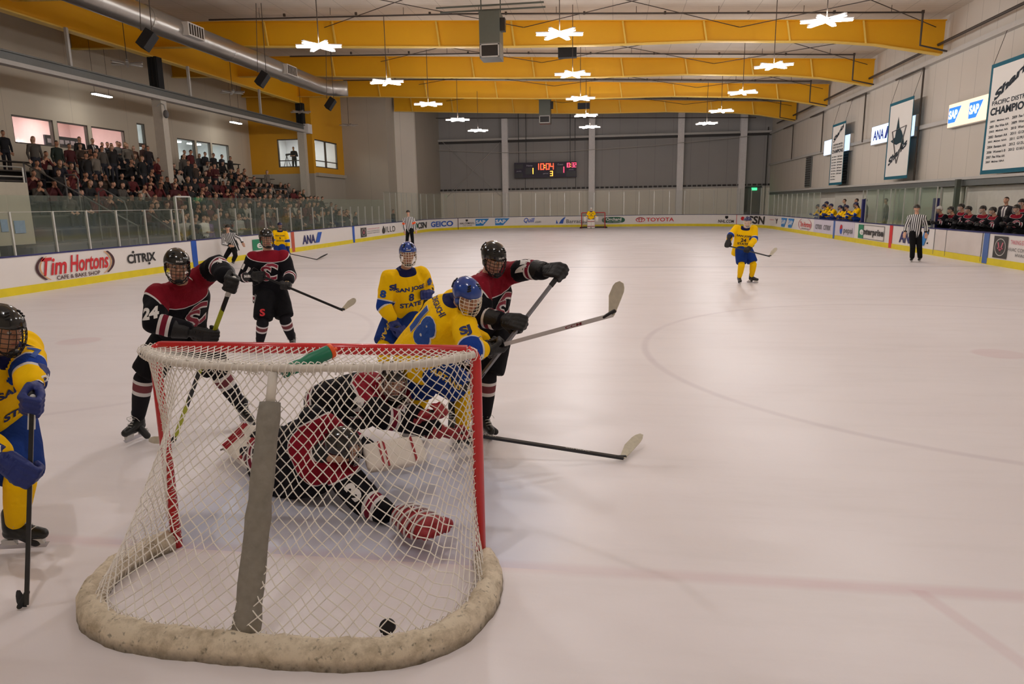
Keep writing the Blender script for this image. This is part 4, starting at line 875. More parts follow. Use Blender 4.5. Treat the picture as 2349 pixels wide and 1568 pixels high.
# squeeze bottle lying in the sagging top net
a=V((.175,-.13,1.262)); b_=V((-.0,-.33,1.19)); d=(b_-a).normalized()
WB=root('water_bottle',(a+b_)/2,'green squeeze bottle with an orange cap lying in the top net of the near goal','bottle')
mb=MB(); mb.tube([a,a+d*.01,a+d*.12,a+d*.16,a+d*.19,b_],[.036,.038,.038,.030,.034,.03],20); mb.build('bottle_body',mat('green_bottle_plastic',srgb(12,116,84),.4),WB,True)
mb=MB(); mb.tube([a-d*.022,a-d*.018,a+d*.0,a+d*.004],[.03,.039,.040,.038],20); mb.build('cap',M['orange'],WB,True)
mb=MB(); mb.tube([a-d*.045,a-d*.02],[.008,.012],10); mb.build('nozzle',M['orange'],WB,True)
# ---------------------------------------------------------------- bleachers
NR=8; RX=lambda i:-16.2-1.02*i; RZ=lambda i:.55+.45*i
M['tier']=mat('dark_bleacher_deck',srgb(36,32,30),.7); M['bseat']=mat('grey_bench_plank',srgb(76,68,62),.6)
BL=root('bleachers',(-20,31,0),'dark stepped bleachers full of spectators on the left side','bleachers')
for i in range(NR):
    mb=MB(); x1=RX(i)+.5; x0=-25.3; mb.span((x1-1.02 if i<NR-1 else x0,15.5,0),(x1,46.9 if i>1 else 40,RZ(i))); mb.build('tier',M['tier'],BL)
    mb=MB(); mb.span((RX(i)-.32,15.6,RZ(i)+.38),(RX(i)+.02,46.5 if i>1 else 39.8,RZ(i)+.43)); 
    for y in np.arange(16,46 if i>1 else 39,2.4): mb.span((RX(i)-.2,y,RZ(i)),(RX(i)-.1,y+.06,RZ(i)+.38))
    mb.build('bench_seat',M['bseat'],BL)
# near end wall of the stand
M['cwall']=mat('cream_block_wall',srgb(186,178,160),.7)
mb=MB(); mb.span((-17.2,6,0),(-17.0,16.9,2.9)); mb.span((-17.2,6,2.9),(-17.0,16.9,2.94)); struct('wall_stand_end',mb,M['cwall'])
mb=MB(); mb.span((-15.66,16.9,0),(-15.55,40,.55)); struct('wall_stand_front',mb,M['tier'])
mb=MB(); p=[atX(595,445,-17.2),atX(740,505,-17.2)]; mb.span((-17.72,40.1,0),(-17.6,46.9,1.5)); struct('wall_stand_far',mb,M['wallG'])
RL=root('guard_rail',(-17.1,10,2.9),'low metal guard rail on top of the cream wall at the left edge','railing')
mb=MB(); 
for z in (3.12,3.42): mb.tube([(-17.1,6,z),(-17.1,16.9,z)],.025,6)
for y in (8,10,12,14.6,16.9): mb.tube([(-17.1,y,2.94),(-17.1,y,3.42)],.025,6)
mb.build('rail',M['alu'],RL)
PO=[((0,503),(20,531),'blue paper poster on the cream wall at the left edge'),((31,506),(60,534),'pale blue paper poster right of the other on the cream wall')]
M['poster']=mat('pale_blue_poster',srgb(150,172,200),.7,var=.2,scale=12)
for (u0,v0),(u1,v1),l in PO:
    a=atX(u0,v0,-16.98); b_=atX(u1,v1,-16.98); mb=MB(); mb.span((-16.99,a.y,b_.z),(-16.97,b_.y,a.z)); tag(mb.build('poster',M['poster']),l,'poster')
def handrail(pts,label,r=.026,posts=()):
    H=root('handrail',pts[0],label,'handrail','stair handrails'); mb=MB(); mb.tube(pts,r,8); mb.build('rail',M['greyprint'],H,True)
    for p,q in posts: mb=MB(); mb.tube([p,q],r,8); mb.build('rail_post',M['greyprint'],H,True)
def drop(p,dz): return (p,p-V((0,0,dz)))
def rail3d(px,Y,label,dz=1.0):
    P=[atY(u,v,Y) for u,v in px]; handrail(P,label,posts=[drop(P[0],dz),drop(P[-1],dz)])
rail3d([(54,373),(228,470),(316,518)],17.6,'long straight handrail falling to the right at the left end of the crowd')
rail3d([(228,497),(226,440),(238,434),(285,462),(291,480),(291,500)],19.4,'short looped handrail in front of the left end of the crowd')
rail3d([(322,540),(324,495),(340,488),(415,540),(421,548),(424,575)],19.0,'looped handrail behind the glass left of the player with outstretched arm')
rail3d([(148,401),(172,401),(179,410),(179,425)],19.0,'small bent handrail high at the left end of the crowd')
rail3d([(540,442),(585,462),(585,500)],27,'looped handrail low at the right part of the crowd',1.7)
rail3d([(620,440),(740,505)],40,'dark handrail falling to the right beside the right hand end of the bleachers')
rail3d([(559,405),(559,428),(660,436)],38,'thin guard rail at the right hand end of the bleachers')
TBL=root('standing_table',(-24.2,42.2,4),'thin high table against the cream wall right of the standing men','table')
ph=atX(552,378,-24.0); mb=MB(); mb.span((-24.6,ph.y-3.5,ph.z),(-24.0,ph.y,ph.z+.05)); mb.build('table_top',M['blackm'],TBL)
for y in (ph.y-3.3,ph.y-1.6,ph.y-.2): mb=MB(); mb.span((-24.1,y,ph.z-1.1),(-24.05,y+.05,ph.z)); mb.build('leg',M['blackm'],TBL)
# metal gate posts of the glass entrance
for u,l in ((418,'left white post of the rink gate in the left glass'),(452,'right white post of the rink gate in the left glass')):
    s=S_at(u); mb=MB(); mb.bar(path(s,.06,.96),path(s,.06,2.45),.07,.07); tag(mb.build('gate_post',M['alu']),l,'post','white gate posts')
mb=MB(); mb.bar(path(S_at(418),.06,2.45),path(S_at(452),.06,2.45),.05,.05); tag(mb.build('gate_lintel',M['alu']),'thin white bar across the top of the rink gate in the left glass','bar')
# team benches on the right
M['benchw']=mat('white_bench_wall',srgb(214,208,196),.6)
BW=root('bench_shelter',(15.3,32,0),'cream back panels behind the benches under the long ledge','panels')
for y0,y1 in ((18.3,22.2),(22.3,26.6),(26.9,31.2),(31.4,35.0),(35.2,43.2)):
    mb=MB(); mb.span((15.3,y0,.3),(15.4,y1,2.42)); mb.build('back_panel',M['benchw'],BW)
for y0,y1,l in ((32.6,41,'long wooden players bench behind the yellow team'),(15,24.6,'long wooden players bench behind the dark team')):
    B_=root('players_bench',(14.2,y0,0),l,'bench','team benches'); mb=MB(); mb.span((13.95,y0,.72),(14.35,y1,.78)); mb.build('seat',M['bseat'],B_)
    mb=MB(); mb.span((13.0,y0,0),(15.3,y1,.25)); mb.build('floor_deck',M['conc'],B_)
    for y in (y0+.3,(y0+y1)/2,y1-.4): mb=MB(); mb.span((14.0,y,.25),(14.3,y+.1,.72)); mb.build('leg',M['grey'],B_)
for y,h,l,mt in ((atX(1981,480,13.1).y,2.0,'dark blue padded post at the near end of the yellow bench','navy'),(atX(2146,480,13.1).y,2.0,'dark blue padded post at the far end of the dark team bench','navy'),(26.15,4.3,'grey green steel post rising to the ledge by the dark team bench','heater')):
    mb=MB(); mb.bar((13.1 if h<3 else 14.8,y,.9),(13.1 if h<3 else 14.8,y,h if h<3 else 2.7),.16,.16); tag(mb.build('bench_post',M[mt]),l,'post')
PB=root('glass_screen',(14,28,.9),'inner glass partitions of the penalty boxes beneath the ledge','glass screen')
for y in (25.6,27.6,29.6,31.4):
    mb=MB(); mb.span((13.1,y,.95),(14.9,y+.02,2.4)); mb.build('glass_pane',M['glass'],PB)
    for x in (13.1,14.0,14.9): mb=MB(); mb.span((x-.025,y-.01,.9),(x+.025,y+.03,2.4)); mb.build('glass_stanchion',M['alu'],PB)
# ---------------------------------------------------------------- people
def tint_mat(name,rough=.55,sub=0):
    m,nt,b=nodes_of(name); nt.links.new(attr(nt,'tint').outputs['Color'],b.inputs['Base Color']); b.inputs['Roughness'].default_value=rough; return m
M['skin']=tint_mat('skin'); M['helm_black']=mat('black_helmet_shell',srgb(18,18,20),.18,var=0,coat=.6); M['helm_blue']=mat('blue_helmet_shell',srgb(26,66,150),.2,var=.03,coat=.6); M['helm_navy']=mat('navy_helmet_shell',srgb(26,30,80),.25,coat=.5); M['helm_white']=mat('white_helmet_shell',srgb(225,222,218),.25,coat=.5)
M['wire_w']=mat('white_cage_wire',srgb(244,236,220),.35,.2); M['wire_d']=mat('dark_cage_wire',srgb(40,38,38),.35,.5); M['wire_s']=mat('silver_cage_wire',srgb(190,188,186),.25,.9)
M['vent']=mat('helmet_vent_black',srgb(8,8,9),.6)
W_,R2=srgb(214,210,210),srgb(118,26,48)
ARMB=[('a',.33,.352,W_),('a',.352,.392,R2),('a',.392,.416,W_)]
M['jb']=cloth('black_jersey_cloth',BLACKC,[('k',-9,1.0,srgb(132,16,36)),('k',1.0,1.07,W_),('h',.025,.05,W_),('h',.05,.09,R2),('h',.09,.112,W_)]+ARMB)
YB=[('a',.235,.25,W_),('a',.25,.325,BLUE),('a',.325,.345,W_)]
M['jy']=cloth('yellow_jersey_cloth',YEL,[('k',-9,.24,NAVY)]+YB)
M['pb']=cloth('black_hockey_pants',srgb(13,12,17)); M['py']=cloth('blue_hockey_pants',srgb(22,54,128))
M['sb_']=cloth('black_hockey_sock',srgb(26,24,30),[('t',.16,.22,W_),('t',.22,.36,srgb(120,62,68)),('t',.36,.43,W_)],bump=.15); M['sy']=cloth('yellow_hockey_sock',YEL,bump=.15)
m,nt,b=nodes_of('striped_referee_shirt'); fr=math_node(nt,'FRACT',math_node(nt,'ADD',math_node(nt,'DIVIDE',attr(nt,'x').outputs['Fac'],.056),.25)); c0=mix(nt,math_node(nt,'LESS_THAN',fr,.5),srgb(232,230,230),srgb(18,18,20))
c1=mix(nt,band_mask(nt,attr(nt,'a').outputs['Fac'],.50,9.0),c0,srgb(18,18,20)); nt.links.new(c1,b.inputs['Base Color']); b.inputs['Roughness'].default_value=.8; M['jr']=m
m,nt,b=nodes_of('striped_referee_shirt_orange_band'); fr=math_node(nt,'FRACT',math_node(nt,'ADD',math_node(nt,'DIVIDE',attr(nt,'x').outputs['Fac'],.078),.25)); c0=mix(nt,math_node(nt,'LESS_THAN',fr,.5),srgb(232,230,230),srgb(18,18,20))
c1=mix(nt,band_mask(nt,attr(nt,'a').outputs['Fac'],.17,.26),c0,srgb(240,84,20)); nt.links.new(c1,b.inputs['Base Color']); b.inputs['Roughness'].default_value=.8; M['jro']=m
M['pr']=cloth('black_referee_trousers',srgb(16,16,18))
M['gk']=mat('black_glove_leather',srgb(13,12,15),.6,bump=.3); M['gn']=mat('navy_glove_leather',srgb(24,42,112),.55,bump=.3); M['gr']=mat('red_glove_leather',srgb(150,24,36),.55,bump=.3); M['gtan']=mat('tan_glove_palm',srgb(190,160,104),.8); M['gy']=mat('olive_glove_palm',srgb(112,92,58),.8)
M['skate']=mat('black_skate_boot',srgb(26,27,26),.4,bump=.15); M['skw']=mat('silver_skate_boot',srgb(200,196,192),.4); M['lace']=mat('white_lace',srgb(206,204,200),.7); M['holder']=mat('white_blade_holder',srgb(214,212,210),.4)
M['wl']=mat('white_lettering',srgb(226,222,220),.7); M['nl']=mat('navy_lettering',srgb(22,40,100),.7); M['ml']=mat('maroon_lettering',srgb(136,24,50),.7); M['kl']=mat('dark_lettering',srgb(52,40,44),.7); M['gl_']=mat('gold_lettering',srgb(232,190,60),.7); M['bl_']=mat('blue_lettering',srgb(22,70,150),.7)
M['eye']=mat('eye_white',srgb(220,214,208),.25); M['iris']=mat('dark_iris',srgb(36,26,20),.2)
def frame(f,up=(0,0,1),roll=0):
    f=V(f).normalized(); r=f.cross(V(up)); r.normalize(); u=r.cross(f)
    if roll: q=Matrix.Rotation(roll,3,f); r=q@r; u=q@u
    return Matrix((r,f,u)).transposed()
def look_frame(head,yaw,pitch,roll=0):
    h=V(CAM)-head; h.z=0; h.normalize(); r=V((-h.y,h.x,0)); r=r if r.dot(CR)>0 else -r
    f=h*math.cos(math.radians(yaw))+r*math.sin(math.radians(yaw)); p=math.radians(pitch); f=f*math.cos(p)+V((0,0,-1))*math.sin(p)
    return frame(f,roll=math.radians(roll))
def hand_shapes(mb,wr,G,grip,back,k,thumb=1,relaxed=False):
    y=(G-wr).normalized(); x=grip-y*grip.dot(y)
    if x.length<.05: x=y.orthogonal()
    x.normalize(); z=x.cross(y)
    if z.dot(back)<0: z=-z
    o=G-y*(.095*k)+z*(.012*k); Lf=lambda a,b_,c_:o+x*(a*k)+y*(b_*k)+z*(c_*k)
    for i in range(4):
        q=(i-1.5)*.0215; ln=(.92,1.0,.97,.82)[i]
        mb.capsule(Lf(q*.75,.012,.004),Lf(q,.086,.012),.018*k,.0145*k,10)
        if relaxed: pts=[(q,.088,.012),(q,.088+.034*ln,.006),(q,.088+.058*ln,-.006),(q*.95,.088+.074*ln,-.02)]
        else: pts=[(q,.088,.014),(q,.088+.032*ln,.002),(q,.108*ln+.004,-.032),(q,.078,-.04)]
        for a,b_ in zip(pts,pts[1:]): mb.capsule(Lf(*a),Lf(*b_),.0118*k,.0106*k,8)
    s=thumb
    pts=[(s*.03,.022,-.002),(s*.05,.05,-.016),(s*.046,.078,-.03)] if relaxed else [(s*.032,.022,-.004),(s*.050,.052,-.022),(s*.026,.086,-.046)]
    for a,b_ in zip(pts,pts[1:]): mb.capsule(Lf(*a),Lf(*b_),.0145*k,.0115*k,8)
    mb.capsule(Lf(0,-.01,0),Lf(0,.03,0),.027*k,.03*k,10)
    return o
def glove(parent,wr,G,grip,back,mt,palm=None,vox=.008,thumb=1,text=None,tm='wl',k=1.55,cuffmat=None):
    mb=MB(); o=hand_shapes(mb,wr,G,grip,back,k,thumb); y=(G-wr).normalized()
    c0=o-y*.03; c1=o-y*.145; mb.tube([c0,c0.lerp(c1,.5),c1,c1-y*.004],[.058,.066,.078,.07],18)
    me=blob(mb,vox,2,'glove'); g=link('glove',me,[M[mt]],parent)
    # raised padded rolls on the backhand
    x=(grip-y*grip.dot(y)); x=x.normalized() if x.length>.05 else y.orthogonal(); z=x.cross(y); z=z if z.dot(back)>0 else -z
    mb=MB()
    for j in range(3): mb.capsule(o+y*(.012+.03*j)+x*.036+z*.028,o+y*(.012+.03*j)-x*.036+z*.028,.012,.012,8)
    pr=mb.build('padded_roll',M[mt],g,True)
    if palm:
        mb=MB()
        for j in (-1,1): mb.capsule(o+y*.02+x*.012*j-z*.032,o+y*.075+x*.02*j-z*.03,.013,.013,8)
        lab(mb.build('palm_patch',M[palm],g,True),'worn tan palm')
    if text: decal(me,g,text,c0.lerp(c1,.5),(z+(V(CAM)-c0).normalized()*1.6),V((0,0,1)),.036,tm,.105,.06)
    return g,o
def decal(me,parent,txt,c,out,up,h,mt,width=None,bold=.03,shear=0,cell=.22,lift=.004,name='lettering',shape=None,dist=.45):
    bvh=BVHTree.FromPolygons([v.co.copy() for v in me.vertices],[tuple(p.vertices) for p in me.polygons])
    vs,fs=shape if shape else text_mesh(txt,bold,shear,1.,cell); xs=[v[0] for v in vs]; ww=max(xs)-min(xs)
    out=V(out).normalized(); up=V(up); up=(up-out*up.dot(out)).normalized(); rt=up.cross(out); sx=(width/ww) if width else h
    P=[];ok=[]
    for v in vs:
        q=V(c)+rt*(v[0]*sx)+up*(v[1]*h); hit=bvh.ray_cast(q+out*.3,-out,dist+.3)
        if hit[0] is None: ok.append(False); P.append(q)
        else: ok.append(True); P.append(hit[0]+hit[1]*lift if hit[1].dot(out)>0 else hit[0]+out*lift)
    F=[f for f in fs if all(ok[i] for i in f)]
    if not F: return None
    mb=MB(); mb.add(P,F); return mb.build(name,M[mt],parent)
def wrinkle(me,amp,sc=9.,seed=0):
    if not amp: return
    nrm=[v.normal.copy() for v in me.vertices]; o=V((seed*3.1,seed*1.7,0))
    for v,n in zip(me.vertices,nrm):
        p=v.co; a=noise.noise(V((p.x*sc,p.y*sc,p.z*sc*.55))+o); b_=noise.noise(V((p.x*sc*2.3,p.y*sc*2.3,p.z*sc*1.2))+o)
        v.co=p+n*(amp*((1-abs(a)*2.2)*.8+.4*b_))
SKINS=[srgb(206,160,134),srgb(190,140,112),srgb(214,170,146),srgb(150,104,80)]
def head_shapes(mb,c,R):
    H=lambda x,y,z:c+R@V((x,y,z))
    mb.ell(H(0,-.012,.022),(.074,.094,.094),R,20,14); mb.ell(H(0,.022,-.05),(.054,.062,.058),R); mb.ell(H(0,.066,-.094),(.024,.02,.018),R,10,8)
    for s in (-1,1):
        mb.ell(H(s*.036,.052,-.022),(.028,.03,.03),R,10,8); mb.ell(H(s*.077,-.008,-.008),(.012,.022,.032),R,10,8); mb.capsule(H(s*.01,.084,.026),H(s*.042,.074,.026),.012,.010,8)
    mb.capsule(H(0,.084,.012),H(0,.106,-.024),.009,.0135,10); mb.capsule(H(-.011,.096,-.03),H(.011,.096,-.03),.009,.009,8)
    mb.capsule(H(-.021,.084,-.056),H(.021,.084,-.056),.0075,.0075,8); mb.capsule(H(-.018,.082,-.068),H(.018,.082,-.068),.009,.009,8)
def body_cols(me,c,R,skin,hair,undershirt=srgb(30,30,34),beard=False,bald=False):
    P=coords(me); Q=(P-np.array(c))@np.array(R); n=len(P); col=np.tile(np.array(undershirt[:3]),(n,1)); sk=np.array(skin[:3])
    hd=np.linalg.norm(Q*np.array([1,1,.85]),axis=1)<.17; col[hd]=sk
    hr=hd&((Q[:,2]>.055-.0*Q[:,1])&(Q[:,1]<.062)|((Q[:,1]<-.01)&(Q[:,2]>-.05))|(Q[:,2]>.085)); ear=(np.abs(Q[:,0])>.068)&(np.abs(Q[:,2]+.005)<.03)&(np.abs(Q[:,1]+.005)<.025)
    col[hr&~ear]=np.array(hair[:3])
    br=hd&(np.abs(Q[:,2]-.03)<.005)&(np.abs(np.abs(Q[:,0])-.03)<.018)&(Q[:,1]>.06); col[br]=np.array(hair[:3])*.9
    lp=hd&(np.abs(Q[:,2]+.062)<.011)&(np.abs(Q[:,0])<.023)&(Q[:,1]>.07); col[lp]=sk*np.array([.78,.5,.5])
    if beard: bd=hd&(Q[:,2]<-.035)&(Q[:,1]>-.01)&~lp; col[bd]=col[bd]*.35+np.array(hair[:3])*.65
    return P,Q,col
def eyes(parent,c,R):
    for s in (-1,1):
        mb=MB(); mb.ell(c+R@V((s*.031,.0745,.006)),(.0115,.0115,.0095),R,10,8); e=mb.build('eye',M['eye'],parent,True)
        mb=MB(); mb.ell(c+R@V((s*.031,.0828,.005)),(.0052,.0042,.0052),R,8,6); mb.build('iris',M['iris'],e,True)
def helmet(parent,c,R,mt,cage=None,vox=0,hero=True,mark=None,logo=None,visor=False):
    H=lambda x,y,z:c+R@V((x,y,z)); seg=32 if hero else 16; rg=12 if hero else 6; C0=V((0,-.010,.022)); rr=V((.098,.124,.112))
    def pt(phi,t,k=1.):
        fr=math.sin(phi) # +1 front
        zb=(.032 if fr>.35 else (-.045 if fr<-.2 else -.045+.077*max(0,(fr+.2)/.55)))
        tb=math.acos(max(-1,min(1,(zb-C0.z)/rr.z))); th=tb*t
        rid=1+.018*math.cos(phi*6)*math.sin(th)**2+.02*(1 if .28<th<.62 and abs(math.cos(phi))<.35 else 0)
        return H(C0.x+rr.x*k*rid*math.sin(th)*math.cos(phi),C0.y+rr.y*k*rid*math.sin(th)*math.sin(phi),C0.z+rr.z*k*math.cos(th))
    vs=[];fs=[]
    for lay,k in ((0,1.),(1,.93)):
        for i in range(rg+1):
            for j in range(seg): vs.append(pt(2*math.pi*j/seg,max(.001,i/rg),k))
    n0=(rg+1)*seg
    for i in range(rg):
        for j in range(seg): a,b_=i*seg+j,i*seg+(j+1)%seg; fs.append((a,a+seg,b_+seg,b_)); fs.append((n0+a,n0+b_,n0+b_+seg,n0+a+seg))
    for j in range(seg): a,b_=rg*seg+j,rg*seg+(j+1)%seg; fs.append((a,n0+a,n0+b_,b_))
    mb=MB(); mb.add(vs,fs); h=mb.build('helmet',M[mt],parent,True)
    if hero:
        mb=MB()
        for s in (-1,1):
            for a in (.35,.75,1.15): # vents
                p=pt(math.pi/2+s*.55,.32+a*.25,1.012); q=pt(math.pi/2+s*.75,.38+a*.25,1.012); mb.capsule(p,q,.006,.006,8)
                p=pt(-math.pi/2+s*.5,.3+a*.3,1.012); q=pt(-math.pi/2+s*.7,.36+a*.3,1.012); mb.capsule(p,q,.006,.006,8)
        mb.build('vent',M['vent'],h,True)
        mb=MB()
        for s in (-1,1): mb.tube([H(s*.093,.015,-.03),H(s*.082,.03,-.08),H(s*.04,.06,-.118),H(0,.075,-.125)],.005,6)
        mb.build('chin_strap',M['black'],h,True)
        mb=MB()
        for s in (-1,1): mb.ell(H(s*.086,.0,-.028),(.012,.03,.036),R,12,8)
        mb.build('ear_guard',M[mt],h,True)
        if mark: decal(h.data,h,mark,H(0,.12,.062),R@V((0,1,.25)),R@V((0,0,1)),.013,'wl',.05,.03,0,.5,.003,dist=.3)
    if cage:
        wr=.0023 if hero else .0035; mb=MB(); cz=-.035
        def cp(a,z):
            s=math.sqrt(max(.05,1-((z-cz)/.125)**2*.62)); return H(math.sin(a)*.097*s,.0+math.cos(a)*.128*s,z)
        zs=(.035,.008,-.018,-.046,-.074,-.1,-.122) if hero else (.03,-.01,-.05,-.09,-.12)
        for z in zs: mb.tube([cp(a,z) for a in np.linspace(-1.25 if z>-.06 else -.95,1.25 if z>-.06 else .95,13)],wr,5)
        for a in ((-.95,-.62,-.3,0,.3,.62,.95) if hero else (-.8,-.4,0,.4,.8)): mb.tube([cp(a,z) for z in np.linspace(.035,-.122,9)],wr,5)
        mb.tube([cp(a,z) for a,z in ((-1.25,.04),(-1.3,0),(-1.22,-.05),(-.95,-.1),(-.5,-.128),(0,-.135),(.5,-.128),(.95,-.1),(1.22,-.05),(1.3,0),(1.25,.04))],wr*1.7,6)
        mb.build('face_cage',M[cage],h,True)
        mb=MB(); mb.ell(H(0,.088,-.112),(.036,.018,.018),R,10,8); mb.build('chin_cup',M['black'],h,True)
    return h
def skate(parent,an,fdir,mt='skate',hero=True,toe_down=0,shin=None):
    """boot, holder and steel under an ankle joint"""
    up=V((0,0,1)) if shin is None else shin; f=V(fdir); f=(f-up*f.dot(up)).normalized()
    if toe_down: q=Matrix.Rotation(-toe_down,3,f.cross(up)); f=q@f; up=q@up
    r=f.cross(up).normalized(); L=lambda x,y,z:an+r*x+f*y+up*z
    mb=MB(); mb.capsule(L(0,-.01,.09),L(0,-.02,0),.052,.05,12); mb.capsule(L(0,-.035,-.035),L(0,.06,-.045),.04,.04,12); mb.capsule(L(0,.05,-.03),L(0,.15,-.05),.046,.035,12); mb.capsule(L(0,0,.0),L(0,.09,-.035),.046,.04,12)
    k=link('skate',blob(mb,.008 if hero else .02,2,'skate'),[M[mt]],parent)
    mb=MB(); 
    for y in (-.045,.115): mb.add([L(s*a,y+b_,z) for z,a,bb in ((-.075,.022,.035),(-.112,.008,.045)) for s,b_ in ((-1,-bb),(1,-bb),(1,bb),(-1,bb))],[(0,1,2,3)[::-1],(4,5,6,7),(0,1,5,4),(1,2,6,5),(2,3,7,6),(3,0,4,7)])
    mb.build('blade_holder',M['holder'],k)
    mb=MB(); mb.add([L(s*.002,y,z) for s in (-1,1) for y,z in ((-.115,-.105),(-.105,-.138),(.16,-.138),(.185,-.105))],[(0,1,2,3),(7,6,5,4),(0,4,5,1),(1,5,6,2),(2,6,7,3),(3,7,4,0)]); mb.build('steel_runner',M['steel'],k)
    if hero:
        mb=MB()
        for j in range(6): y=-.0+.02*j; z=.075-.022*j if j<3 else .035-.012*j; y=.045+.016*j; z=.07-.02*j; s=(-1)**j; mb.tube([L(-.026,y-.004,z),L(0,y+.008,z+.006),L(.026,y-.004,z)],.0035,5)
        mb.tube([L(0,.05,.07),L(.05,.06,.06),L(.075,.04,.035),L(.06,.03,.02)],.0025,5); mb.tube([L(0,.05,.07),L(-.05,.06,.06),L(-.07,.05,.03)],.0025,5)
        mb.build('laces',M['lace'],k,True)
    return k
def person(P,kit,look,label,group=None,hero=True,vox=.013,skin=0,hair=srgb(46,32,24),beard=False,gloves=True,grips={},front_hint=None,opts={}):
    """P: joints in the hall. returns dict with the parts"""
    J={k:V(v) for k,v in P.items()}; c=J['head']; R=look_frame(c,*look) if not isinstance(look,Matrix) else look
    base=V((J['pel'].x,J['pel'].y,0)); T_=root('person',base,label,'person',group); S_=opts.get('scale',1.)
    sp=(J['neck']-J['pel']).normalized(); ra=(J['shR']-J['shL']); ra=(ra-sp*ra.dot(sp)).normalized(); fr=sp.cross(ra).normalized(); A={'T':T_,'sp':sp,'ra':ra,'fr':fr,'J':J,'R':R}
    chest=J['neck'].lerp(J['pel'],.3); hemc=J['pel']-sp*opts.get('hem',.15)
    # --- grips: where each hand holds its stick
    hands={}
    for s in 'RL':
        wr=J['wr'+s]; el=J['el'+s]
        if s in grips: a,b_=V(grips[s][0]),V(grips[s][1]); ax=(b_-a).normalized(); t=(wr+(wr-el).normalized()*.09-a).dot(ax); t=max(.03,min((b_-a).length,t)); G=a+ax*t; 
        else: ax=ra; G=wr+(wr-el).normalized()*.1
        if (G-wr).length>.03: pass
        kk=opts.get('hk',1.55 if gloves else 1.05); d=(G-el).normalized() if s in grips else (wr-el).normalized(); W=G-d*(.095*kk+.03); J['wr'+s]=W; hands[s]=(W,G,ax)
    # --- body
    mb=MB(); head_shapes(mb,c,R); mb.capsule(c+R@V((0,-.02,-.06)),J['neck']+sp*.0,.054,.06); 
    mb.loft([(J['pel']-sp*.08,ra,fr,.14,.10),(J['pel'],ra,fr,.155,.11),(J['pel'].lerp(J['neck'],.35),ra,fr,.135,.10),(J['pel'].lerp(J['neck'],.75),ra,fr,.165,.11),(J['neck']-sp*.03,ra,fr,.11,.075)],20)
    for s in 'RL':
        mb.capsule(J['neck'].lerp(J['sh'+s],.5),J['sh'+s],.06,.062); mb.capsule(J['sh'+s],J['el'+s],.052,.042); mb.capsule(J['el'+s],J['wr'+s],.042,.03)
        W,G,ax=hands[s]; hand_shapes(mb,W,G,ax,(W-chest),.95 if gloves else 1.05,1 if s=='R' else -1,relaxed=not gloves and s not in grips)
        mb.capsule(J['hip'+s],J['kn'+s],.08,.056); mb.capsule(J['kn'+s],J['an'+s],.056,.038); mb.capsule(J['kn'+s].lerp(J['an'+s],.15)-fr*.01,J['kn'+s].lerp(J['an'+s],.45)-fr*.015,.05,.045)
        mb.capsule(J['an'+s]-fr*.02-V((0,0,.03)),J['an'+s]+fr*.12-V((0,0,.045)),.034,.03)
    me=blob(mb,.0075 if hero else .016,1,'body'); Pc,Q,col=body_cols(me,c,R,SKINS[skin],hair,beard=beard)
    neckm=np.linalg.norm(Pc-np.array(c.lerp(J['neck'],.6)),axis=1)<.085; col[neckm]=np.where((col[neckm]==np.array(srgb(30,30,34)[:3])).all(1)[:,None],np.array(SKINS[skin][:3])*.95,col[neckm])
    if not gloves:
        for s in 'RL': hm=np.linalg.norm(Pc-np.array(hands[s][1]),axis=1)<.14; d,t=segd(Pc,J['el'+s],J['wr'+s]); col[hm&(t>.96)]=np.array(SKINS[skin][:3])
    setcol(me,col); body=link('body',me,[M['skin']],T_); A['body']=body
    if hero: eyes(T_,c,R)
    # --- jersey
    w_=opts.get('bulk',1.)*(1. if kit in('jr','jro') else 1.07); ref=kit in('jr','jro'); sl=.060 if ref else .078
    mb=MB(); nk=J['neck']
    kh=.9 if ref else 1.
    mb.loft([(hemc,ra,fr,.215*w_*kh,.155*w_*kh),(J['pel'],ra,fr,.205*w_*kh,.155*w_*kh),(J['pel'].lerp(nk,.35),ra,fr,.20*w_*kh,.15*w_*kh),(J['pel'].lerp(nk,.7),ra,fr,.215*w_*kh,.15*w_*kh),(nk-sp*.08,ra,fr,.20*w_*kh,.125*w_*kh),(nk-sp*.01,ra,fr,.12*w_,.09*w_),(nk+sp*.035,ra,fr,.078,.072)],28,p=2.6)
    for s in 'RL':
        sh=J['sh'+s]; mb.ell(sh+sp*.01,(.085*w_*kh,)*3); mb.capsule(sh,nk-sp*.03,.078*w_,.07*w_); mb.capsule(sh,J['el'+s],(sl+.012)*w_,sl*w_); W=J['wr'+s]; mb.capsule(J['el'+s],J['el'+s].lerp(W,.86),sl*w_,sl*.9)
    me=blob(mb,vox,5,'jersey'); Pj=coords(me)
    # distances in the cloth for its sewn bands
    bestd=np.full(len(Pj),9.); a_=np.full(len(Pj),-1.); xs=(Pj-np.array(nk))@np.array(ra)
    for s in 'RL':
        l1=(J['el'+s]-J['sh'+s]).length
        for p,q,off,ln in ((J['sh'+s],J['el'+s],0,l1),(J['el'+s],J['wr'+s],l1,(J['wr'+s]-J['el'+s]).length)):
            d,t=segd(Pj,p,q); axis=(q-p).normalized(); per=axis.cross(fr); per=per.normalized() if per.length>.1 else ra
            mm=d<bestd; bestd[mm]=d[mm]; a_[mm]=(off+t*ln)[mm]
            if ref: sel=mm&(d<.085)&(a_>.07); xs[sel]=((Pj-np.array(p))@np.array(per))[sel]+.014
    dt,tt=segd(Pj,hemc,nk-sp*.05); onarm=(bestd<(dt-.03))&(bestd<.13)&(a_>.03); hh=(Pj-np.array(hemc))@np.array(sp)
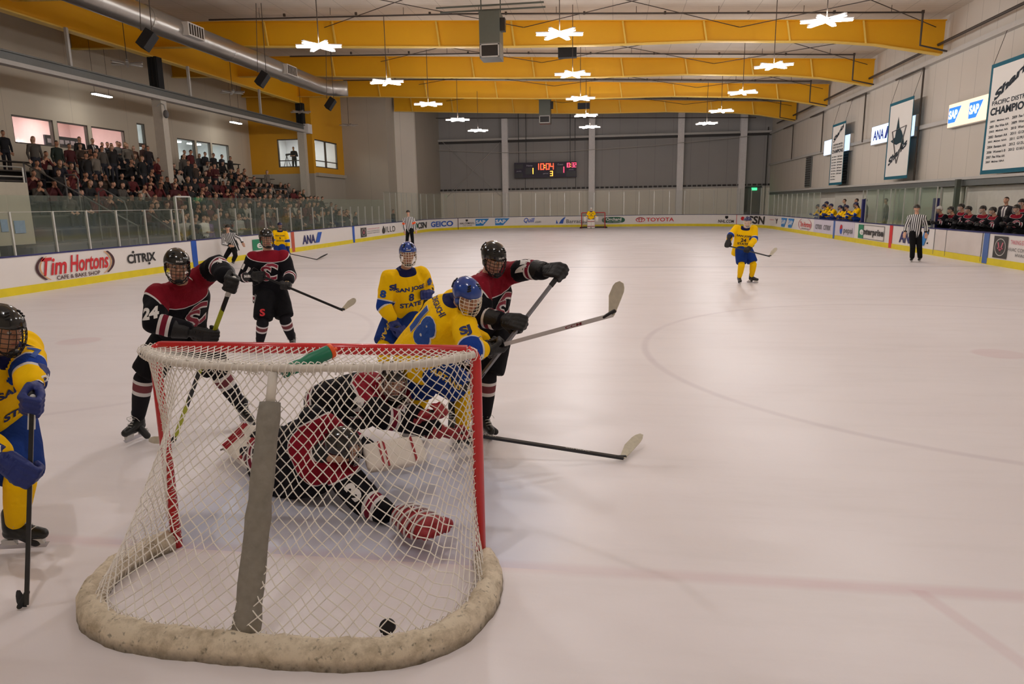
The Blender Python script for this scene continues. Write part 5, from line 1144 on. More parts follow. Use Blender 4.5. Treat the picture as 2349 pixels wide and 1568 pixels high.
    setattr_f(me,'a',np.where(onarm,a_,-1)); setattr_f(me,'h',np.where((bestd<.115)&(a_>.1)|onarm,9,hh)); setattr_f(me,'x',xs)
    kx=(Pj-np.array(nk))@np.array(ra); kd=-((Pj-np.array(nk))@np.array(sp)); ff=((Pj-np.array(nk))@np.array(fr)); setattr_f(me,'k',opts.get('yk',1.)*np.sqrt(np.abs(kx/.275)**3+(np.maximum(kd-.0,0)/np.where(ff>0,.105,.13))**2)+np.where(onarm&(a_>.17),3,0))
    me.update(); wrinkle(me,opts.get('wr',.011 if hero else 0.),8,random.random()*9)
    je=link('jersey' if not ref else 'shirt',me,[M[kit]],T_); A['jersey']=je; A['me']=me
    if not ref and hero: # collar
        mb=MB(); ring=[nk+sp*.03+ra*(.078*math.cos(t))+fr*(.078*math.sin(t))-sp*(.07*max(0,math.sin(t))**3) for t in np.linspace(0,2*math.pi,28)[:-1]]
        mb.tube(ring,.011,8,closed=True); mb.build('collar',M[opts.get('collar','wl' if kit=='jb' else 'nl')],je,True)
    # --- lower body
    if ref:
        mb=MB(); mb.ell(J['pel']-sp*.05,(.17,.14,.14),Matrix((ra,fr,sp)).transposed())
        for s in 'RL': mb.capsule(J['hip'+s],J['kn'+s],.105,.082); mb.capsule(J['kn'+s],J['an'+s]+V((0,0,.03)),.082,.072)
        link('trousers',blob(mb,.014,4,'trousers'),[M['pr']],T_)
    else:
        mb=MB(); pm=opts.get('pants','pb' if kit=='jb' else 'py'); mb.loft([(J['pel']+sp*.06,ra,fr,.17,.135),(J['pel']-sp*.04,ra,fr,.195,.155),(J['hipR'].lerp(J['hipL'],.5)-sp*.05,ra,fr,.19,.15),(J['hipR'].lerp(J['hipL'],.5)-sp*.10,ra,fr,.14,.11)],20)
        for s in 'RL': e=J['hip'+s].lerp(J['kn'+s],.80); hx_=(e-J['hip'+s]).normalized(); o1=hx_.cross(fr).normalized(); o2_=o1.cross(hx_); mb.loft([(J['hip'+s]-hx_*.08,o1,o2_,.09,.09),(J['hip'+s],o1,o2_,.135,.13),(J['hip'+s].lerp(e,.5),o1,o2_,.138,.135),(e,o1,o2_,.13,.13),(e+hx_*.03,o1,o2_,.127,.127)],20)
        pme=blob(mb,vox,4,'pants'); 
        if hero: wrinkle(pme,.004,8,random.random()*9)
        A['pants']=link('pants',pme,[M[pm]],T_)
        sm=opts.get('sock','sb_' if kit=='jb' else 'sy')
        for s in 'RL':
            if opts.get('nolegs'): break
            mb=MB(); kn,an=J['kn'+s],J['an'+s]; mb.capsule(kn.lerp(J['hip'+s],.18),kn,.072,.082); mb.capsule(kn,kn.lerp(an,.45),.084,.074); mb.capsule(kn.lerp(an,.45),an.lerp(kn,.16),.074,.056)
            sme=blob(mb,vox,3,'sock'); d,t=segd(coords(sme),kn.lerp(J['hip'+s],.18),an); setattr_f(sme,'t',t); link('sock',sme,[M[sm]],T_)
    feet=opts.get('feet',{})
    for s in 'RL':
        if opts.get('nolegs'): break
        sh=(J['kn'+s]-J['an'+s]).normalized(); fd=V(feet.get(s,fr)); up=V((0,0,1)) if J['an'+s].z<.2 and 'lie' not in opts else sh
        skate(T_,J['an'+s]+(V((0,0,0))),fd,opts.get('skate','skate'),hero,shin=up)
    if opts.get('helmet','helm_black'): A['helmet']=helmet(T_,c,R,opts.get('helmet','helm_black'),opts.get('cage'),hero=hero,mark=opts.get('mark'))
    if gloves:
        for s in 'RL':
            W,G,ax=hands[s]; gm=opts.get('glove'+s,opts.get('glove','gk'))
            if gm: A['glove'+s]=glove(T_,W,G,ax,opts.get('back'+s,(W-chest)),gm,opts.get('palm'),.008 if hero else .016,1 if s=='R' else -1,opts.get('gtext') if hero else None)[0]
    A['hands']=hands
    # --- lettering on the jersey
    je_=A['jersey']; mid=J['neck'].lerp(J['pel'],.42)
    if kit=='jb' and opts.get('crest',True):
        h=.24 if hero else .22
        for tx,w2,dx in (('C',.20,.03),('S',.14,-.02)):
            q=mid+ra*(-dx)-sp*(.03 if tx=='S' else 0)
            hh_=h*(1 if tx=='C' else .9)
            decal(me,je_,tx,q,fr,sp+ra*-.12,hh_,'wl',w2*1.06,.055,0,.12,.004 if tx=='C' else .0085,'crest'); decal(me,je_,tx,q,fr,sp+ra*-.12,hh_*.94,'ml',w2*.98,.012,0,.12,.0065 if tx=='C' else .0105,'crest')
    if kit=='jy' and opts.get('front',True):
        n_=opts.get('num','')
        for t,dz,h,wd in (('SAN JOSE',.075,.058,.35),(n_,-.02,.095,.065+.065*(len(n_)-1)),('STATE',-.115,.058,.26)):
            if t: decal(me,je_,t,mid+sp*dz,fr,sp,h,'kl' if not hero else 'nl',wd,.04,0,.3)
    n_=opts.get('num')
    if n_ and hero:
        for s in 'RL':
            if s in opts.get('armnum','RL'):
                sh,el=J['sh'+s],J['el'+s]; ax=(sh-el).normalized(); out=(ra if s=='R' else -ra)*.45+(V(CAM)-sh).normalized(); decal(me,je_,n_,sh.lerp(el,opts.get('numt',.55)),out,ax,.085,'wl' if kit=='jb' else 'bl_',.05*len(n_)+.02,.05,0,.25)
    return A
def stick(butt,heel,toe,label,shaft='stk',blade='blw',tape=True,texts=(),fit=0):
    butt,heel,toe=V(butt),V(heel),V(toe); S_=root('hockey_stick',heel,label,'hockey stick')
    d=(heel-butt).normalized(); bd=(toe-heel).normalized(); up=(-d-bd*(-d).dot(bd)).normalized()
    mb=MB(); side=d.cross(bd).normalized()
    mb.bar(butt,heel,.021,.029,0,up=up if abs(up.dot(d))<.98 else side); mb.build('shaft',M[shaft],S_)
    if tape: mb=MB(); mb.bar(butt-d*.005,butt+d*.16,.026,.034,0,up=up); mb.capsule(butt-d*.008,butt+d*.01,.019,.019,8); mb.build('grip_tape',M[tape if isinstance(tape,str) else 'lace'],S_)
    mb=MB(); P=[];n=9; ln=(toe-heel).length
    for i in range(n+1):
        t=i/n; c_=heel+bd*(ln*t)+side*(.035*t*t); h0=-.012+.012*t; h1=.030+.05*min(1,t*2.2)
        if t>.85: k=(t-.85)/.15; h1-=.03*k; h0+=.02*k
        for s in (-1,1): P+=[c_+up*h0+side*(.004*s),c_+up*h1+side*(.003*s)]
    F=[]
    for i in range(n): a=i*4; b_=a+4; F+=[(a,a+1,b_+1,b_),(a+3,a+2,b_+2,b_+3),(a+1,a+3,b_+3,b_+1),(a+2,a,b_,b_+2)]
    F+=[(0,2,3,1),(n*4,n*4+1,n*4+3,n*4+2)]; mb.add(P,F); fo=mb.build('blade',M[blade],S_); fixnormals(fo.data)
    mb=MB(); mb.capsule(heel-d*.06,heel+bd*.03,.014,.014,8); mb.build('heel_joint',M['black'] if blade!='blk' else M['blk'],S_,True)
    for t,f,wd,mt in texts:
        c_=butt.lerp(heel,f); look=(V(CAM)-c_); o=side if side.dot(look)>0 else -side; u2=o.cross(d); rt=d if d.dot(CR)>0 else -d; u2=o.cross(rt)
        vs,fs=text_mesh(t,.02,.1); xs=[v[0] for v in vs]; k=wd/(max(xs)-min(xs)); mb=MB(); mb.add([c_+o*.0165+rt*(v[0]*k)+u2*(v[1]*.018) for v in vs],fs); mb.build('lettering',M[mt],S_)
    return S_
M['stk']=mat('black_carbon_shaft',srgb(30,30,34),.3,var=.3,scale=4); M['blw']=mat('worn_white_blade_tape',srgb(204,196,176),.8,var=.2,scale=30); M['blk']=mat('black_blade_tape',srgb(26,26,28),.7)
m,nt,b=nodes_of('black_yellow_shaft'); tc=nt.nodes.new('ShaderNodeTexCoord'); wv=nt.nodes.new('ShaderNodeTexWave'); wv.inputs['Scale'].default_value=1.2; wv.inputs['Distortion'].default_value=6; nt.links.new(tc.outputs['Object'],wv.inputs['Vector']); nt.links.new(mix(nt,math_node(nt,'GREATER_THAN',wv.outputs['Fac'],.62),srgb(26,26,22),srgb(176,182,40)),b.inputs['Base Color']); b.inputs['Roughness'].default_value=.35; M['stky']=m
M['stkg']=mat('silver_grey_shaft',srgb(120,120,126),.3,.4); M['stks']=mat('white_red_shaft',srgb(196,190,188),.35,var=.1); M['stkr']=mat('maroon_shaft_panel',srgb(120,24,40),.35)
POSE=dict(
p24=dict(head=(-1.823,1.607,1.584),neck=(-1.869,1.710,1.406),pel=(-2.095,1.964,0.974),shR=(-2.003,1.566,1.335),elR=(-1.905,1.358,1.141),wrR=(-1.663,1.391,1.049),shL=(-1.837,1.915,1.436),elL=(-1.584,1.806,1.560),wrL=(-1.401,1.628,1.508),hipR=(-2.141,1.863,0.927),knR=(-2.382,1.792,0.573),anR=(-2.502,1.806,0.167),hipL=(-1.983,1.969,0.931),knL=(-1.847,2.103,0.544),anL=(-1.739,2.254,0.166)),
p11=dict(head=(-3.105,5.593,1.614),neck=(-3.111,5.624,1.406),pel=(-3.162,5.667,0.859),shR=(-3.295,5.545,1.340),elR=(-3.454,5.547,1.085),wrR=(-3.239,5.440,0.985),shL=(-2.918,5.679,1.340),elL=(-2.786,5.575,1.091),wrL=(-2.680,5.415,0.916),hipR=(-3.165,5.549,0.836),knR=(-3.131,5.338,0.462),anR=(-3.298,5.510,0.118),hipL=(-3.048,5.699,0.839),knL=(-2.898,5.547,0.465),anL=(-2.934,5.789,0.125)),
p8=dict(head=(-0.605,4.000,1.499),neck=(-0.653,4.031,1.297),pel=(-0.739,4.201,0.780),shR=(-0.812,3.913,1.225),elR=(-0.870,3.854,0.933),wrR=(-0.721,3.793,0.729),shL=(-0.516,4.181,1.241),elL=(-0.512,4.419,1.059),wrL=(-0.456,4.166,1.031),hipR=(-0.825,4.123,0.753),knR=(-0.889,3.816,0.456),anR=(-0.957,4.047,0.114),hipL=(-0.639,4.152,0.734),knL=(-0.581,3.830,0.454),anL=(-0.615,4.072,0.114)),
p18=dict(head=(0.639,1.276,1.387),neck=(0.527,1.431,1.299),pel=(0.177,1.493,0.886),shR=(0.604,1.286,1.163),elR=(0.713,1.041,1.028),wrR=(0.854,1.253,0.979),shL=(0.456,1.632,1.286),elL=(0.596,1.596,1.019),wrL=(0.839,1.512,0.979),hipR=(0.263,1.436,0.823),knR=(0.510,1.677,0.566),anR=(0.454,1.795,0.166),hipL=(0.190,1.606,0.855),knL=(0.107,1.804,0.482),anL=(-0.065,2.010,0.159)),
p27=dict(head=(0.709,2.030,1.596),neck=(0.639,2.135,1.428),pel=(0.565,2.336,0.921),shR=(0.590,1.940,1.369),elR=(0.660,1.755,1.143),wrR=(0.897,1.649,1.130),shL=(0.791,2.278,1.444),elL=(0.988,2.057,1.495),wrL=(1.200,1.907,1.509),hipR=(0.501,2.238,0.950),knR=(0.363,2.258,0.543),anR=(0.253,2.347,0.146),hipL=(0.679,2.304,0.937),knL=(0.612,2.136,0.547),anL=(0.563,2.228,0.140)),
pcr=dict(head=(0.072,1.249,0.761),neck=(-0.074,1.358,0.655),pel=(-0.527,1.614,0.475),shR=(-0.229,1.217,0.639),elR=(0.016,1.098,0.508),wrR=(0.249,1.088,0.385),shL=(0.001,1.532,0.561),elL=(0.089,1.262,0.465),wrL=(0.331,1.190,0.528),hipR=(-0.539,1.546,0.377),knR=(-0.590,1.919,0.167),anR=(-0.885,2.219,0.131),hipL=(-0.466,1.711,0.437),knL=(-0.479,2.063,0.188),anL=(-0.848,2.267,0.158)),
pgo=dict(head=(-0.085,0.591,0.466),neck=(-0.274,0.645,0.392),pel=(-0.685,0.931,0.165),shR=(-0.135,0.667,0.234),elR=(0.089,0.503,0.117),wrR=(0.325,0.412,0.053),shL=(-0.331,0.711,0.583),elL=(-0.194,0.895,0.390),wrL=(0.053,0.891,0.308),hipR=(-0.609,0.856,0.109),knR=(-0.976,1.080,0.128),anR=(-1.290,1.359,0.127),hipL=(-0.616,0.987,0.246),knL=(-0.944,1.266,0.244),anL=(-1.301,1.476,0.171)),
p24f=dict(head=(4.859,14.044,1.523),neck=(4.836,14.178,1.363),pel=(4.801,14.347,0.841),shR=(4.647,14.269,1.352),elR=(4.475,14.094,1.181),wrR=(4.387,13.883,1.056),shL=(5.043,14.210,1.342),elL=(5.042,14.039,1.096),wrL=(4.919,13.882,0.929),hipR=(4.763,14.234,0.846),knR=(4.759,14.004,0.482),anR=(4.764,14.241,0.135),hipL=(4.920,14.340,0.856),knL=(5.070,14.189,0.482),anL=(5.090,14.436,0.143)),
refl=dict(head=(-12.368,20.566,1.330),neck=(-12.384,20.589,1.121),pel=(-12.325,20.811,0.622),shR=(-12.577,20.589,1.038),elR=(-12.610,20.562,0.740),wrR=(-12.356,20.575,0.685),shL=(-12.185,20.646,1.078),elL=(-11.920,20.584,0.951),wrL=(-11.773,20.475,0.766),hipR=(-12.441,20.815,0.593),knR=(-12.476,20.485,0.320),anR=(-12.737,20.753,0.130),hipL=(-12.282,20.713,0.569),knL=(-12.076,20.422,0.328),anL=(-12.321,20.693,0.121)),
p9=dict(head=(-10.997,21.923,1.358),neck=(-11.000,21.922,1.146),pel=(-11.039,21.997,0.603),shR=(-11.195,21.854,1.095),elR=(-11.292,21.795,0.816),wrR=(-11.216,21.791,0.566),shL=(-10.817,21.973,1.050),elL=(-10.739,21.962,0.756),wrL=(-10.727,21.914,0.499),hipR=(-11.152,21.961,0.585),knR=(-11.092,21.716,0.235),anR=(-11.323,22.020,0.063),hipL=(-10.973,21.905,0.563),knL=(-10.787,21.699,0.233),anL=(-10.941,22.052,0.068)),
refm=dict(head=(-8.289,29.959,1.693),neck=(-8.282,29.965,1.471),pel=(-8.235,30.025,0.904),shR=(-8.478,29.920,1.376),elR=(-8.558,29.905,1.073),wrR=(-8.500,29.912,0.806),shL=(-8.077,30.013,1.397),elL=(-7.975,29.990,1.102),wrL=(-7.940,29.973,0.832),hipR=(-8.347,29.997,0.855),knR=(-8.373,29.897,0.418),anR=(-8.499,30.184,0.115),hipL=(-8.160,29.934,0.863),knL=(-8.106,29.877,0.420),anL=(-8.184,30.178,0.115)),
refr=dict(head=(11.130,20.382,1.695),neck=(11.154,20.391,1.485),pel=(11.161,20.466,0.940),shR=(10.990,20.501,1.411),elR=(10.867,20.383,1.164),wrR=(10.806,20.271,0.937),shL=(11.327,20.291,1.416),elL=(11.448,20.382,1.157),wrL=(11.429,20.281,0.918),hipR=(11.076,20.387,0.910),knR=(11.094,20.313,0.486),anR=(11.182,20.522,0.133),hipL=(11.264,20.412,0.912),knL=(11.296,20.337,0.488),anL=(11.418,20.523,0.132)),
p7=dict(head=(-1.604,-0.313,1.404),neck=(-1.720,-0.243,1.252),pel=(-1.993,-0.097,0.818),shR=(-1.725,-0.416,1.143),elR=(-1.677,-0.536,0.880),wrR=(-1.483,-0.538,0.718),shL=(-1.755,-0.042,1.242),elL=(-1.555,-0.232,1.148),wrL=(-1.374,-0.408,1.151),hipR=(-2.004,-0.205,0.776),knR=(-1.805,-0.518,0.585),anR=(-1.992,-0.421,0.237),hipL=(-1.902,-0.052,0.761),knL=(-1.676,-0.286,0.500),anL=(-1.873,-0.174,0.161)),
)
# ---- sticks first, so that the gloves close on them
B24,H24,T24=atY(536,640,1.46),atZ(398,1012,.03),atZ(343,1022,.03)
stick(B24,H24,T24,'black and yellow hockey stick held by the dark number 24, blade on the ice','stky','blw')
B11,H11,T11=V((-3.33,5.50,1.16)),atY(786,711,4.75),atY(822,694,4.68)
stick(B11,H11,T11,'grey hockey stick with white taped blade held by the dark number 11','stk','blw')
B18,H18,T18=atY(1118,800,1.30),atY(1405,722,.92),atY(1441,652,.88)
stick(B18,H18,T18,'white and maroon hockey stick raised to the right with its pale blade up','stks','blw',tape='blk',texts=(('CCM',.72,.13,'stkr'),))
B27,H27,T27=atY(1292,618,1.78),atY(1098,870,1.45),atY(1070,905,1.40)
stick(B27,H27,T27,'dark hockey stick slanting down from the outstretched glove of the dark player behind','stkg','blk',tape='blk')
BCR,HCR,TCR=atY(1050,991,1.50),atZ(1430,1050,.03),atZ(1478,1008,.06)
stick(BCR,HCR,TCR,'black hockey stick lying on the ice to the right of the near goal','stk','blw',texts=(('SUPREME',.72,.20,'lgrey'),('BAUER',.17,.16,'lgrey')))
B7,H7,T7=atY(74,915,-.44),atZ(61,1386,.02),atZ(37,1392,.02)
stick(B7,H7,T7,'dark hockey stick held upright by the cut off yellow player, left edge','stk','blk')
B24F,H24F,T24F=atY(1664,562,13.92),atY(1766,588,13.45),atY(1785,572,13.42)
stick(B24F,H24F,T24F,'dark hockey stick with pale blade held by the lone yellow number 24','stk','blw',tape='blk')
B9,H9,T9=atY(618,572,21.9),atZ(727,595,.04),atZ(753,584,.10)
stick(B9,H9,T9,'black hockey stick held by the far yellow player behind the dark number 11','stk','blk',tape='blk')
B8=V((-.80,3.78,.62)); stick(V((-.42,4.28,1.06)),atZ(872,884,.03),atZ(850,888,.03),'blue and black hockey stick held in front of the standing yellow player numbered 8','stk','blk',tape='blk')
# ---- players
a=person(POSE['p24'],'jb',(8,14,-4),'dark jersey player number 24 leaning forward, arm out, left of the near goal',skin=0,grips={'R':(B24,H24),'L':(B24,H24)},opts=dict(cage='wire_d',num='24',glove='gk',palm='gy',bulk=1.0,numout=V((0,-1,0)),mark='BAUER',feet={'R':(-.1,-1,0),'L':(.75,-.6,0)}))
a=person(POSE['p11'],'jb',(14,6,0),'dark jersey hockey player number 11 standing upright behind the near goal',skin=0,grips={'R':(B11,H11),'L':(B11,H11)},opts=dict(cage='wire_d',num='11',armnum='R',glove='gk',palm='gtan',gtext='BAUER',feet={'R':(.1,-1,0),'L':(.5,-1,0)}))
J=a['J']; decal(a['pants'].data,a['pants'],'S',J['hipR'].lerp(J['knR'],.55)+a['fr']*.1,a['fr'],V((0,0,1)),.09,'redflat',.07,.04)
for k in (-.02,.02): decal(a['pants'].data,a['pants'],'I',J['hipR'].lerp(J['knR'],.4)+a['ra']*(.10+k),a['fr']+a['ra']*.5,V((0,0,1)),.30,'wl',.010,.0)
a=person(POSE['p8'],'jy',(3,8,0),'yellow jersey player number 8 in a blue helmet standing behind the crouching group',skin=1,grips={},opts=dict(helmet='helm_blue',cage='wire_w',num='8',glove='gn',gtext='CCM',mark='CASCADE'))
J=a['J']; decal(a['me'],a['jersey'],'SJ',J['shR']-a['sp']*.06+a['fr']*.1,a['fr']+a['ra']*.3,a['sp'],.075,'nl',.085,.06)
decal(a['pants'].data,a['pants'],'SPARTANS',J['hipR'].lerp(J['knR'],.45)+a['ra']*.06,a['fr']+a['ra']*.7,a['ra'].cross(J['knR']-J['hipR']) if False else (a['fr']+a['ra']*.7).cross(J['knR']-J['hipR']),.045,'gl_',.32,.03)
a=person(POSE['p18'],'jy',(38,26,8),'yellow jersey player number 18 in a blue helmet bent over behind the right post',skin=0,grips={'R':(B18,H18),'L':(B18,H18)},opts=dict(helmet='helm_blue',cage='wire_w',num='8',armnum='',front=False,glove='gk',gtext='WARRIOR',collar='jy',bulk=1.02,hem=.09))
J=a['J']; sp,fr,ra=a['sp'],a['fr'],a['ra']; bk=-fr; vis=(V(CAM)-J['neck']).normalized(); bo=(bk+vis*.6).normalized(); md=J['neck'].lerp(J['pel'],.5)+sp.cross(bo).normalized()*.055
decal(a['me'],a['jersey'],'18',md+bk*.05,bo,sp,.235,'wl',.29,.10,0,.12,.004); decal(a['me'],a['jersey'],'18',md+bk*.05,bo,sp,.225,'bl_',.27,.07,0,.12,.007); decal(a['me'],a['jersey'],'DEGUCHI',J['neck'].lerp(J['pel'],.16)+bk*.05,bo,sp,.045,'nl',.26,.02,0,.3)
decal(a['me'],a['jersey'],'SJ',J['shR'].lerp(J['elR'],.2),vis,(J['shR']-J['elR']).normalized(),.07,'nl',.08,.05)
o2=(V(CAM)-J['knR']); decal(a['pants'].data,a['pants'],'SPARTANS',J['hipR'].lerp(J['knR'],.45),o2,o2.cross(J['knR']-J['hipR']),.045,'gl_',.32,.03)
a=person(POSE['p27'],'jb',(34,28,6),'dark jersey player stretching one arm out to the right behind the yellow number 18',skin=2,grips={'R':(B27,H27),'L':(B27,H27)},opts=dict(cage='wire_d',num='27',numt=.35,glove='gk',mark='BAUER',feet={'L':(.5,-.8,0),'R':(.1,-1,0)}))
# ---- crouching dark player and goalkeeper behind the netting
a=person(POSE['pcr'],'jb',(2,14,0),'dark jersey player crouched low behind the netting, above the sprawled goalkeeper',skin=0,grips={'R':(BCR,HCR)},opts=dict(cage='wire_s',num='3',glove='gr',lie=1,mark=None,bulk=1.02,skate='skw',yk=1.2,numt=.3))
a=person(POSE['pgo'],'jb',(105,10,0),'dark jersey goalkeeper sprawled face down on the ice inside the near goal mouth',skin=0,opts=dict(cage='wire_s',num='3',armnum='R',numout=V((0,-1.2,.6)),gloveR=None,gloveL=None,lie=1,crest=False,bulk=1.18,skate='skate',yk=1.45,numt=.2))
T_=a['T']; J=a['J']
mb=MB(); c_=J['head']; q_=J['neck']; mb.capsule(c_.lerp(q_,.42),c_.lerp(q_,.95),.078,.09,16); mb.build('neck_guard',M['blackm'],T_,True)
# catching glove
wr,G,ax=a['hands']['R']; y=(V((.52,.20,.09))-V((.34,.36,.08))); y.normalize(); c0=atY(962,1204,.20); c0.z=max(.1,c0.z)
mb=MB(); x=y.cross(V((0,0,1))).normalized(); z=x.cross(y)
mb.capsule(c0-y*.16,c0-y*.06,.062,.075,14); mb.ell(c0,(.105,.10,.06),Matrix((x,y,z)).transposed()); mb.ell(c0+y*.09+z*.02,(.09,.06,.055),Matrix((x,y,z)).transposed())
for k in (-1.5,-.5,.5,1.5): mb.capsule(c0+x*.035*k+y*.03+z*.03,c0+x*.04*k+y*.15+z*.01,.027,.024,10)
mb.capsule(c0-x*.09-y*.02,c0-x*.115+y*.09,.032,.028,10)
mb.v=[tuple(c0+(V(p)-c0)*1.2) for p in mb.v]; gm=blob(mb,.008,3,'catching_glove'); g=link('catching_glove',gm,[M['gr']],T_); lab(g,'red and white catching glove')
mb=MB()
for k in (-.15,-.105,-.04,.035,.1): mb.tube([c0+y*k+x*(.135*math.cos(t))*(1-.3*abs(k)*4)+z*(.094*math.sin(t)) for t in np.linspace(-.2,math.pi+.2,14)],.008,6)
mb.build('white_trim',M['holder'],g,True)
# blocker with its white face and stick hand
def pad(name,a_,b_,out,w0,th,mt,stripes,parent,label):
    a_,b_,out=V(a_),V(b_),V(out); d=(b_-a_).normalized(); out=(out-d*out.dot(d)).normalized(); sd=d.cross(out)
    mb=MB(); L_=(b_-a_).length; rg=[(a_+d*(L_*t),sd,out,w0*k,th*k2) for t,k,k2 in ((0,.7,.6),(.04,.95,.95),(.3,1,1),(.6,1.03,1.05),(.95,.95,.95),(1,.7,.6))]; mb.loft(rg,20,0,4.5); o=mb.build(name,M[mt],parent,True); lab(o,label)
    mb=MB()
    for t,wd,kk in stripes: mb.box(a_+d*(L_*t)+out*(th*1.0),(w0*1.8,wd,.012),0,Matrix((sd,d,out)).transposed())
    mb.build('stripe',M['gr'],o); return o
pad('blocker',atY(838,1052,.62),atY(972,1030,.86),(V((-.2,-1,.75))),.105,.035,'padw',((.25,.012,0),(.33,.012,0),(.8,.014,0)),T_,'white blocker board with red stripes')
kr=J['knR']; 
for s in 'RL': pad('leg_pad',J['kn'+s]+(J['hip'+s]-J['kn'+s])*.2,J['an'+s]+(J['an'+s]-J['kn'+s])*.25+V((0,0,.03)),V((0,-.6,.8)),  .10,.05,'padw',((.15,.03,0),(.4,.05,0),(.85,.04,0),(.95,.03,0)),T_,'white leg pad with red bands')
# ---- cut off yellow player at the left edge
a=person(POSE['p7'],'jy',(42,18,0),'yellow jersey player number 7 cut off by the left picture edge',skin=1,grips={'R':(B7,H7),'L':(B7,H7)},opts=dict(helmet='helm_black',cage='wire_d',num='7',armnum='L',glove='gn',gtext='CCM'))
# ---- far players and officials
person(POSE['p24f'],'jy',(2,6,0),'yellow jersey hockey player number 24 alone on the open ice on the right',hero=False,vox=.018,grips={'R':(B24F,H24F),'L':(B24F,H24F)},opts=dict(helmet='helm_navy',cage='wire_w',num='24',glove='gk',feet={'R':(.05,-1,0),'L':(.9,-.5,0)}))
person(POSE['p9'],'jy',(8,6,0),'yellow jersey hockey player number 9 far away behind the dark number 11',hero=False,vox=.018,grips={'R':(B9,H9),'L':(B9,H9)},opts=dict(helmet='helm_navy',cage='wire_d',num='9',glove='gn'))
person(POSE['refl'],'jr',(0,6,0),'linesman in a striped shirt skating by the left boards',hero=False,vox=.018,gloves=False,opts=dict())
person(POSE['refm'],'jro',(0,4,0),'referee in a striped shirt with orange arm bands standing far up the left side',hero=False,vox=.018,gloves=False,opts=dict())
person(POSE['refr'],'jr',(0,6,0),'linesman in a striped shirt standing by the right boards before the dark team bench',hero=False,vox=.016,gloves=False,opts=dict())
def standing(x,y,f,h=1.8,crouch=0.,arms=.0):
    """joints of a figure upright at (x, y) facing f"""
    f=V(f).normalized(); r=f.cross(V((0,0,1))).normalized(); k=h/1.8; O=V((x,y,0)); z=lambda a:V((0,0,a*k))
    P=dict(head=O+z(1.68-crouch)+f*.06,neck=O+z(1.46-crouch)+f*.02,pel=O+z(.95-crouch*.6)-f*crouch*.3)
    for s,n in ((1,'R'),(-1,'L')):
        P['sh'+n]=O+z(1.40-crouch)+r*s*.2*k; P['el'+n]=O+z(1.13-crouch)+r*s*(.27+arms)*k+f*.03; P['wr'+n]=O+z(.92-crouch+arms*.5)+r*s*(.27+arms*2)*k+f*.14
        P['hip'+n]=O+z(.90-crouch*.6)+r*s*.1*k-f*crouch*.3; P['kn'+n]=O+z(.50)+r*s*.14*k+f*(.05+crouch*.6); P['an'+n]=O+z(.14)+r*s*.16*k
    return P
pg=standing(.0-.12,53.2,(.03,-1,0),1.8,.12,.08); fg=atY(1356,500,53.2).x; 
for k in pg: pg[k]=pg[k]+V((fg+.12,0,0))
a=person(pg,'jy',(0,4,0),'far goalkeeper in a yellow jersey and white pads in front of the small far goal',hero=False,vox=.025,gloves=True,opts=dict(helmet='helm_white',cage='wire_w',num='1',glove='gk',bulk=1.12,skate='skw'))
for s in 'RL':
    J=a['J']; pad('leg_pad',J['kn'+s]+V((0,-.08,.24)),J['an'+s]+V((0,-.1,-.1)),V((0,-1,0)),.15,.08,'padw',((.2,.05,0),(.75,.05,0)),a['T'],'white leg pad')
    w0=a['hands'][s][1]; pad('blocker',w0+V((0,-.05,.2)),w0+V((0,-.05,-.18)),V((0,-1,0)),.12,.05,'padw',(),a['T'],'white hand pad')
# ---- benches: one seated figure per team is built, the others are copies
def bench_pose(arms):
    P=dict(head=V((0,.12,1.40)),neck=V((0,.02,1.20)),pel=V((0,-.12,.74)))
    for s,n in ((1,'R'),(-1,'L')):
        P['sh'+n]=V((s*.2,.03,1.14)); P['el'+n]=V((s*.3,.18,.92)); P['wr'+n]=V((s*.16,.40,.95+arms)); P['hip'+n]=V((s*.1,-.1,.70)); P['kn'+n]=V((s*.16,.3,.66)); P['an'+n]=V((s*.16,.22,.28))
    return P
def bench_proto(kit,opts,label,group):
    R=frame((0,1,-.08)); a=person(bench_pose(0),kit,R,label,group,hero=False,vox=.02,opts=dict(nolegs=1,**opts)); a['T'].location=(0,0,0); 
    for ch in a['T'].children: ch.matrix_parent_inverse=Matrix.Identity(4)
    return a['T']
def place(proto,first,x,y,rz,dz,label,sc=1.):
    o=proto if first else copy_tree(proto); o.location=(x,y,dz+.12); o.rotation_euler.z=rz; o.scale=(sc,)*3; o['label']=label; return o
ypos=[(13.55,39.9,.10,'helmeted yellow player leaning at the far left end of the right hand bench'),(13.9,39.5,.26,'yellow player standing taller second from the left of the yellow bench'),(13.5,38.5,.10,'yellow player third from the left of the yellow bench'),(13.55,37.4,.14,'yellow player fourth from the left of the yellow bench'),(13.5,35.6,.06,'yellow player third from the right of the yellow bench, before the coach'),(13.5,34.6,.08,'yellow player second from the right of the yellow bench'),(13.6,33.5,.22,'tallest yellow player at the right end of the yellow bench')]
PY=bench_proto('jy',dict(helmet='helm_navy',cage='wire_d',num='5',glove='gn'),'','yellow players on the bench')
for i,(x,y,dz,l) in enumerate(ypos): place(PY,i==0,x,y,math.pi/2+random.uniform(-.2,.35),dz,l)
bpos=[(2168,.02),(2190,.06),(2213,.16),(2230,.08),(2262,.10),(2287,.06),(2340,.14),(2352,.3)]
PBk=bench_proto('jb',dict(cage='wire_s',num='9',glove='gk',yk=1.9),'','dark players on the bench')
ordn=['third','fourth','fifth','sixth','seventh','eighth','ninth','rearmost']
k=0
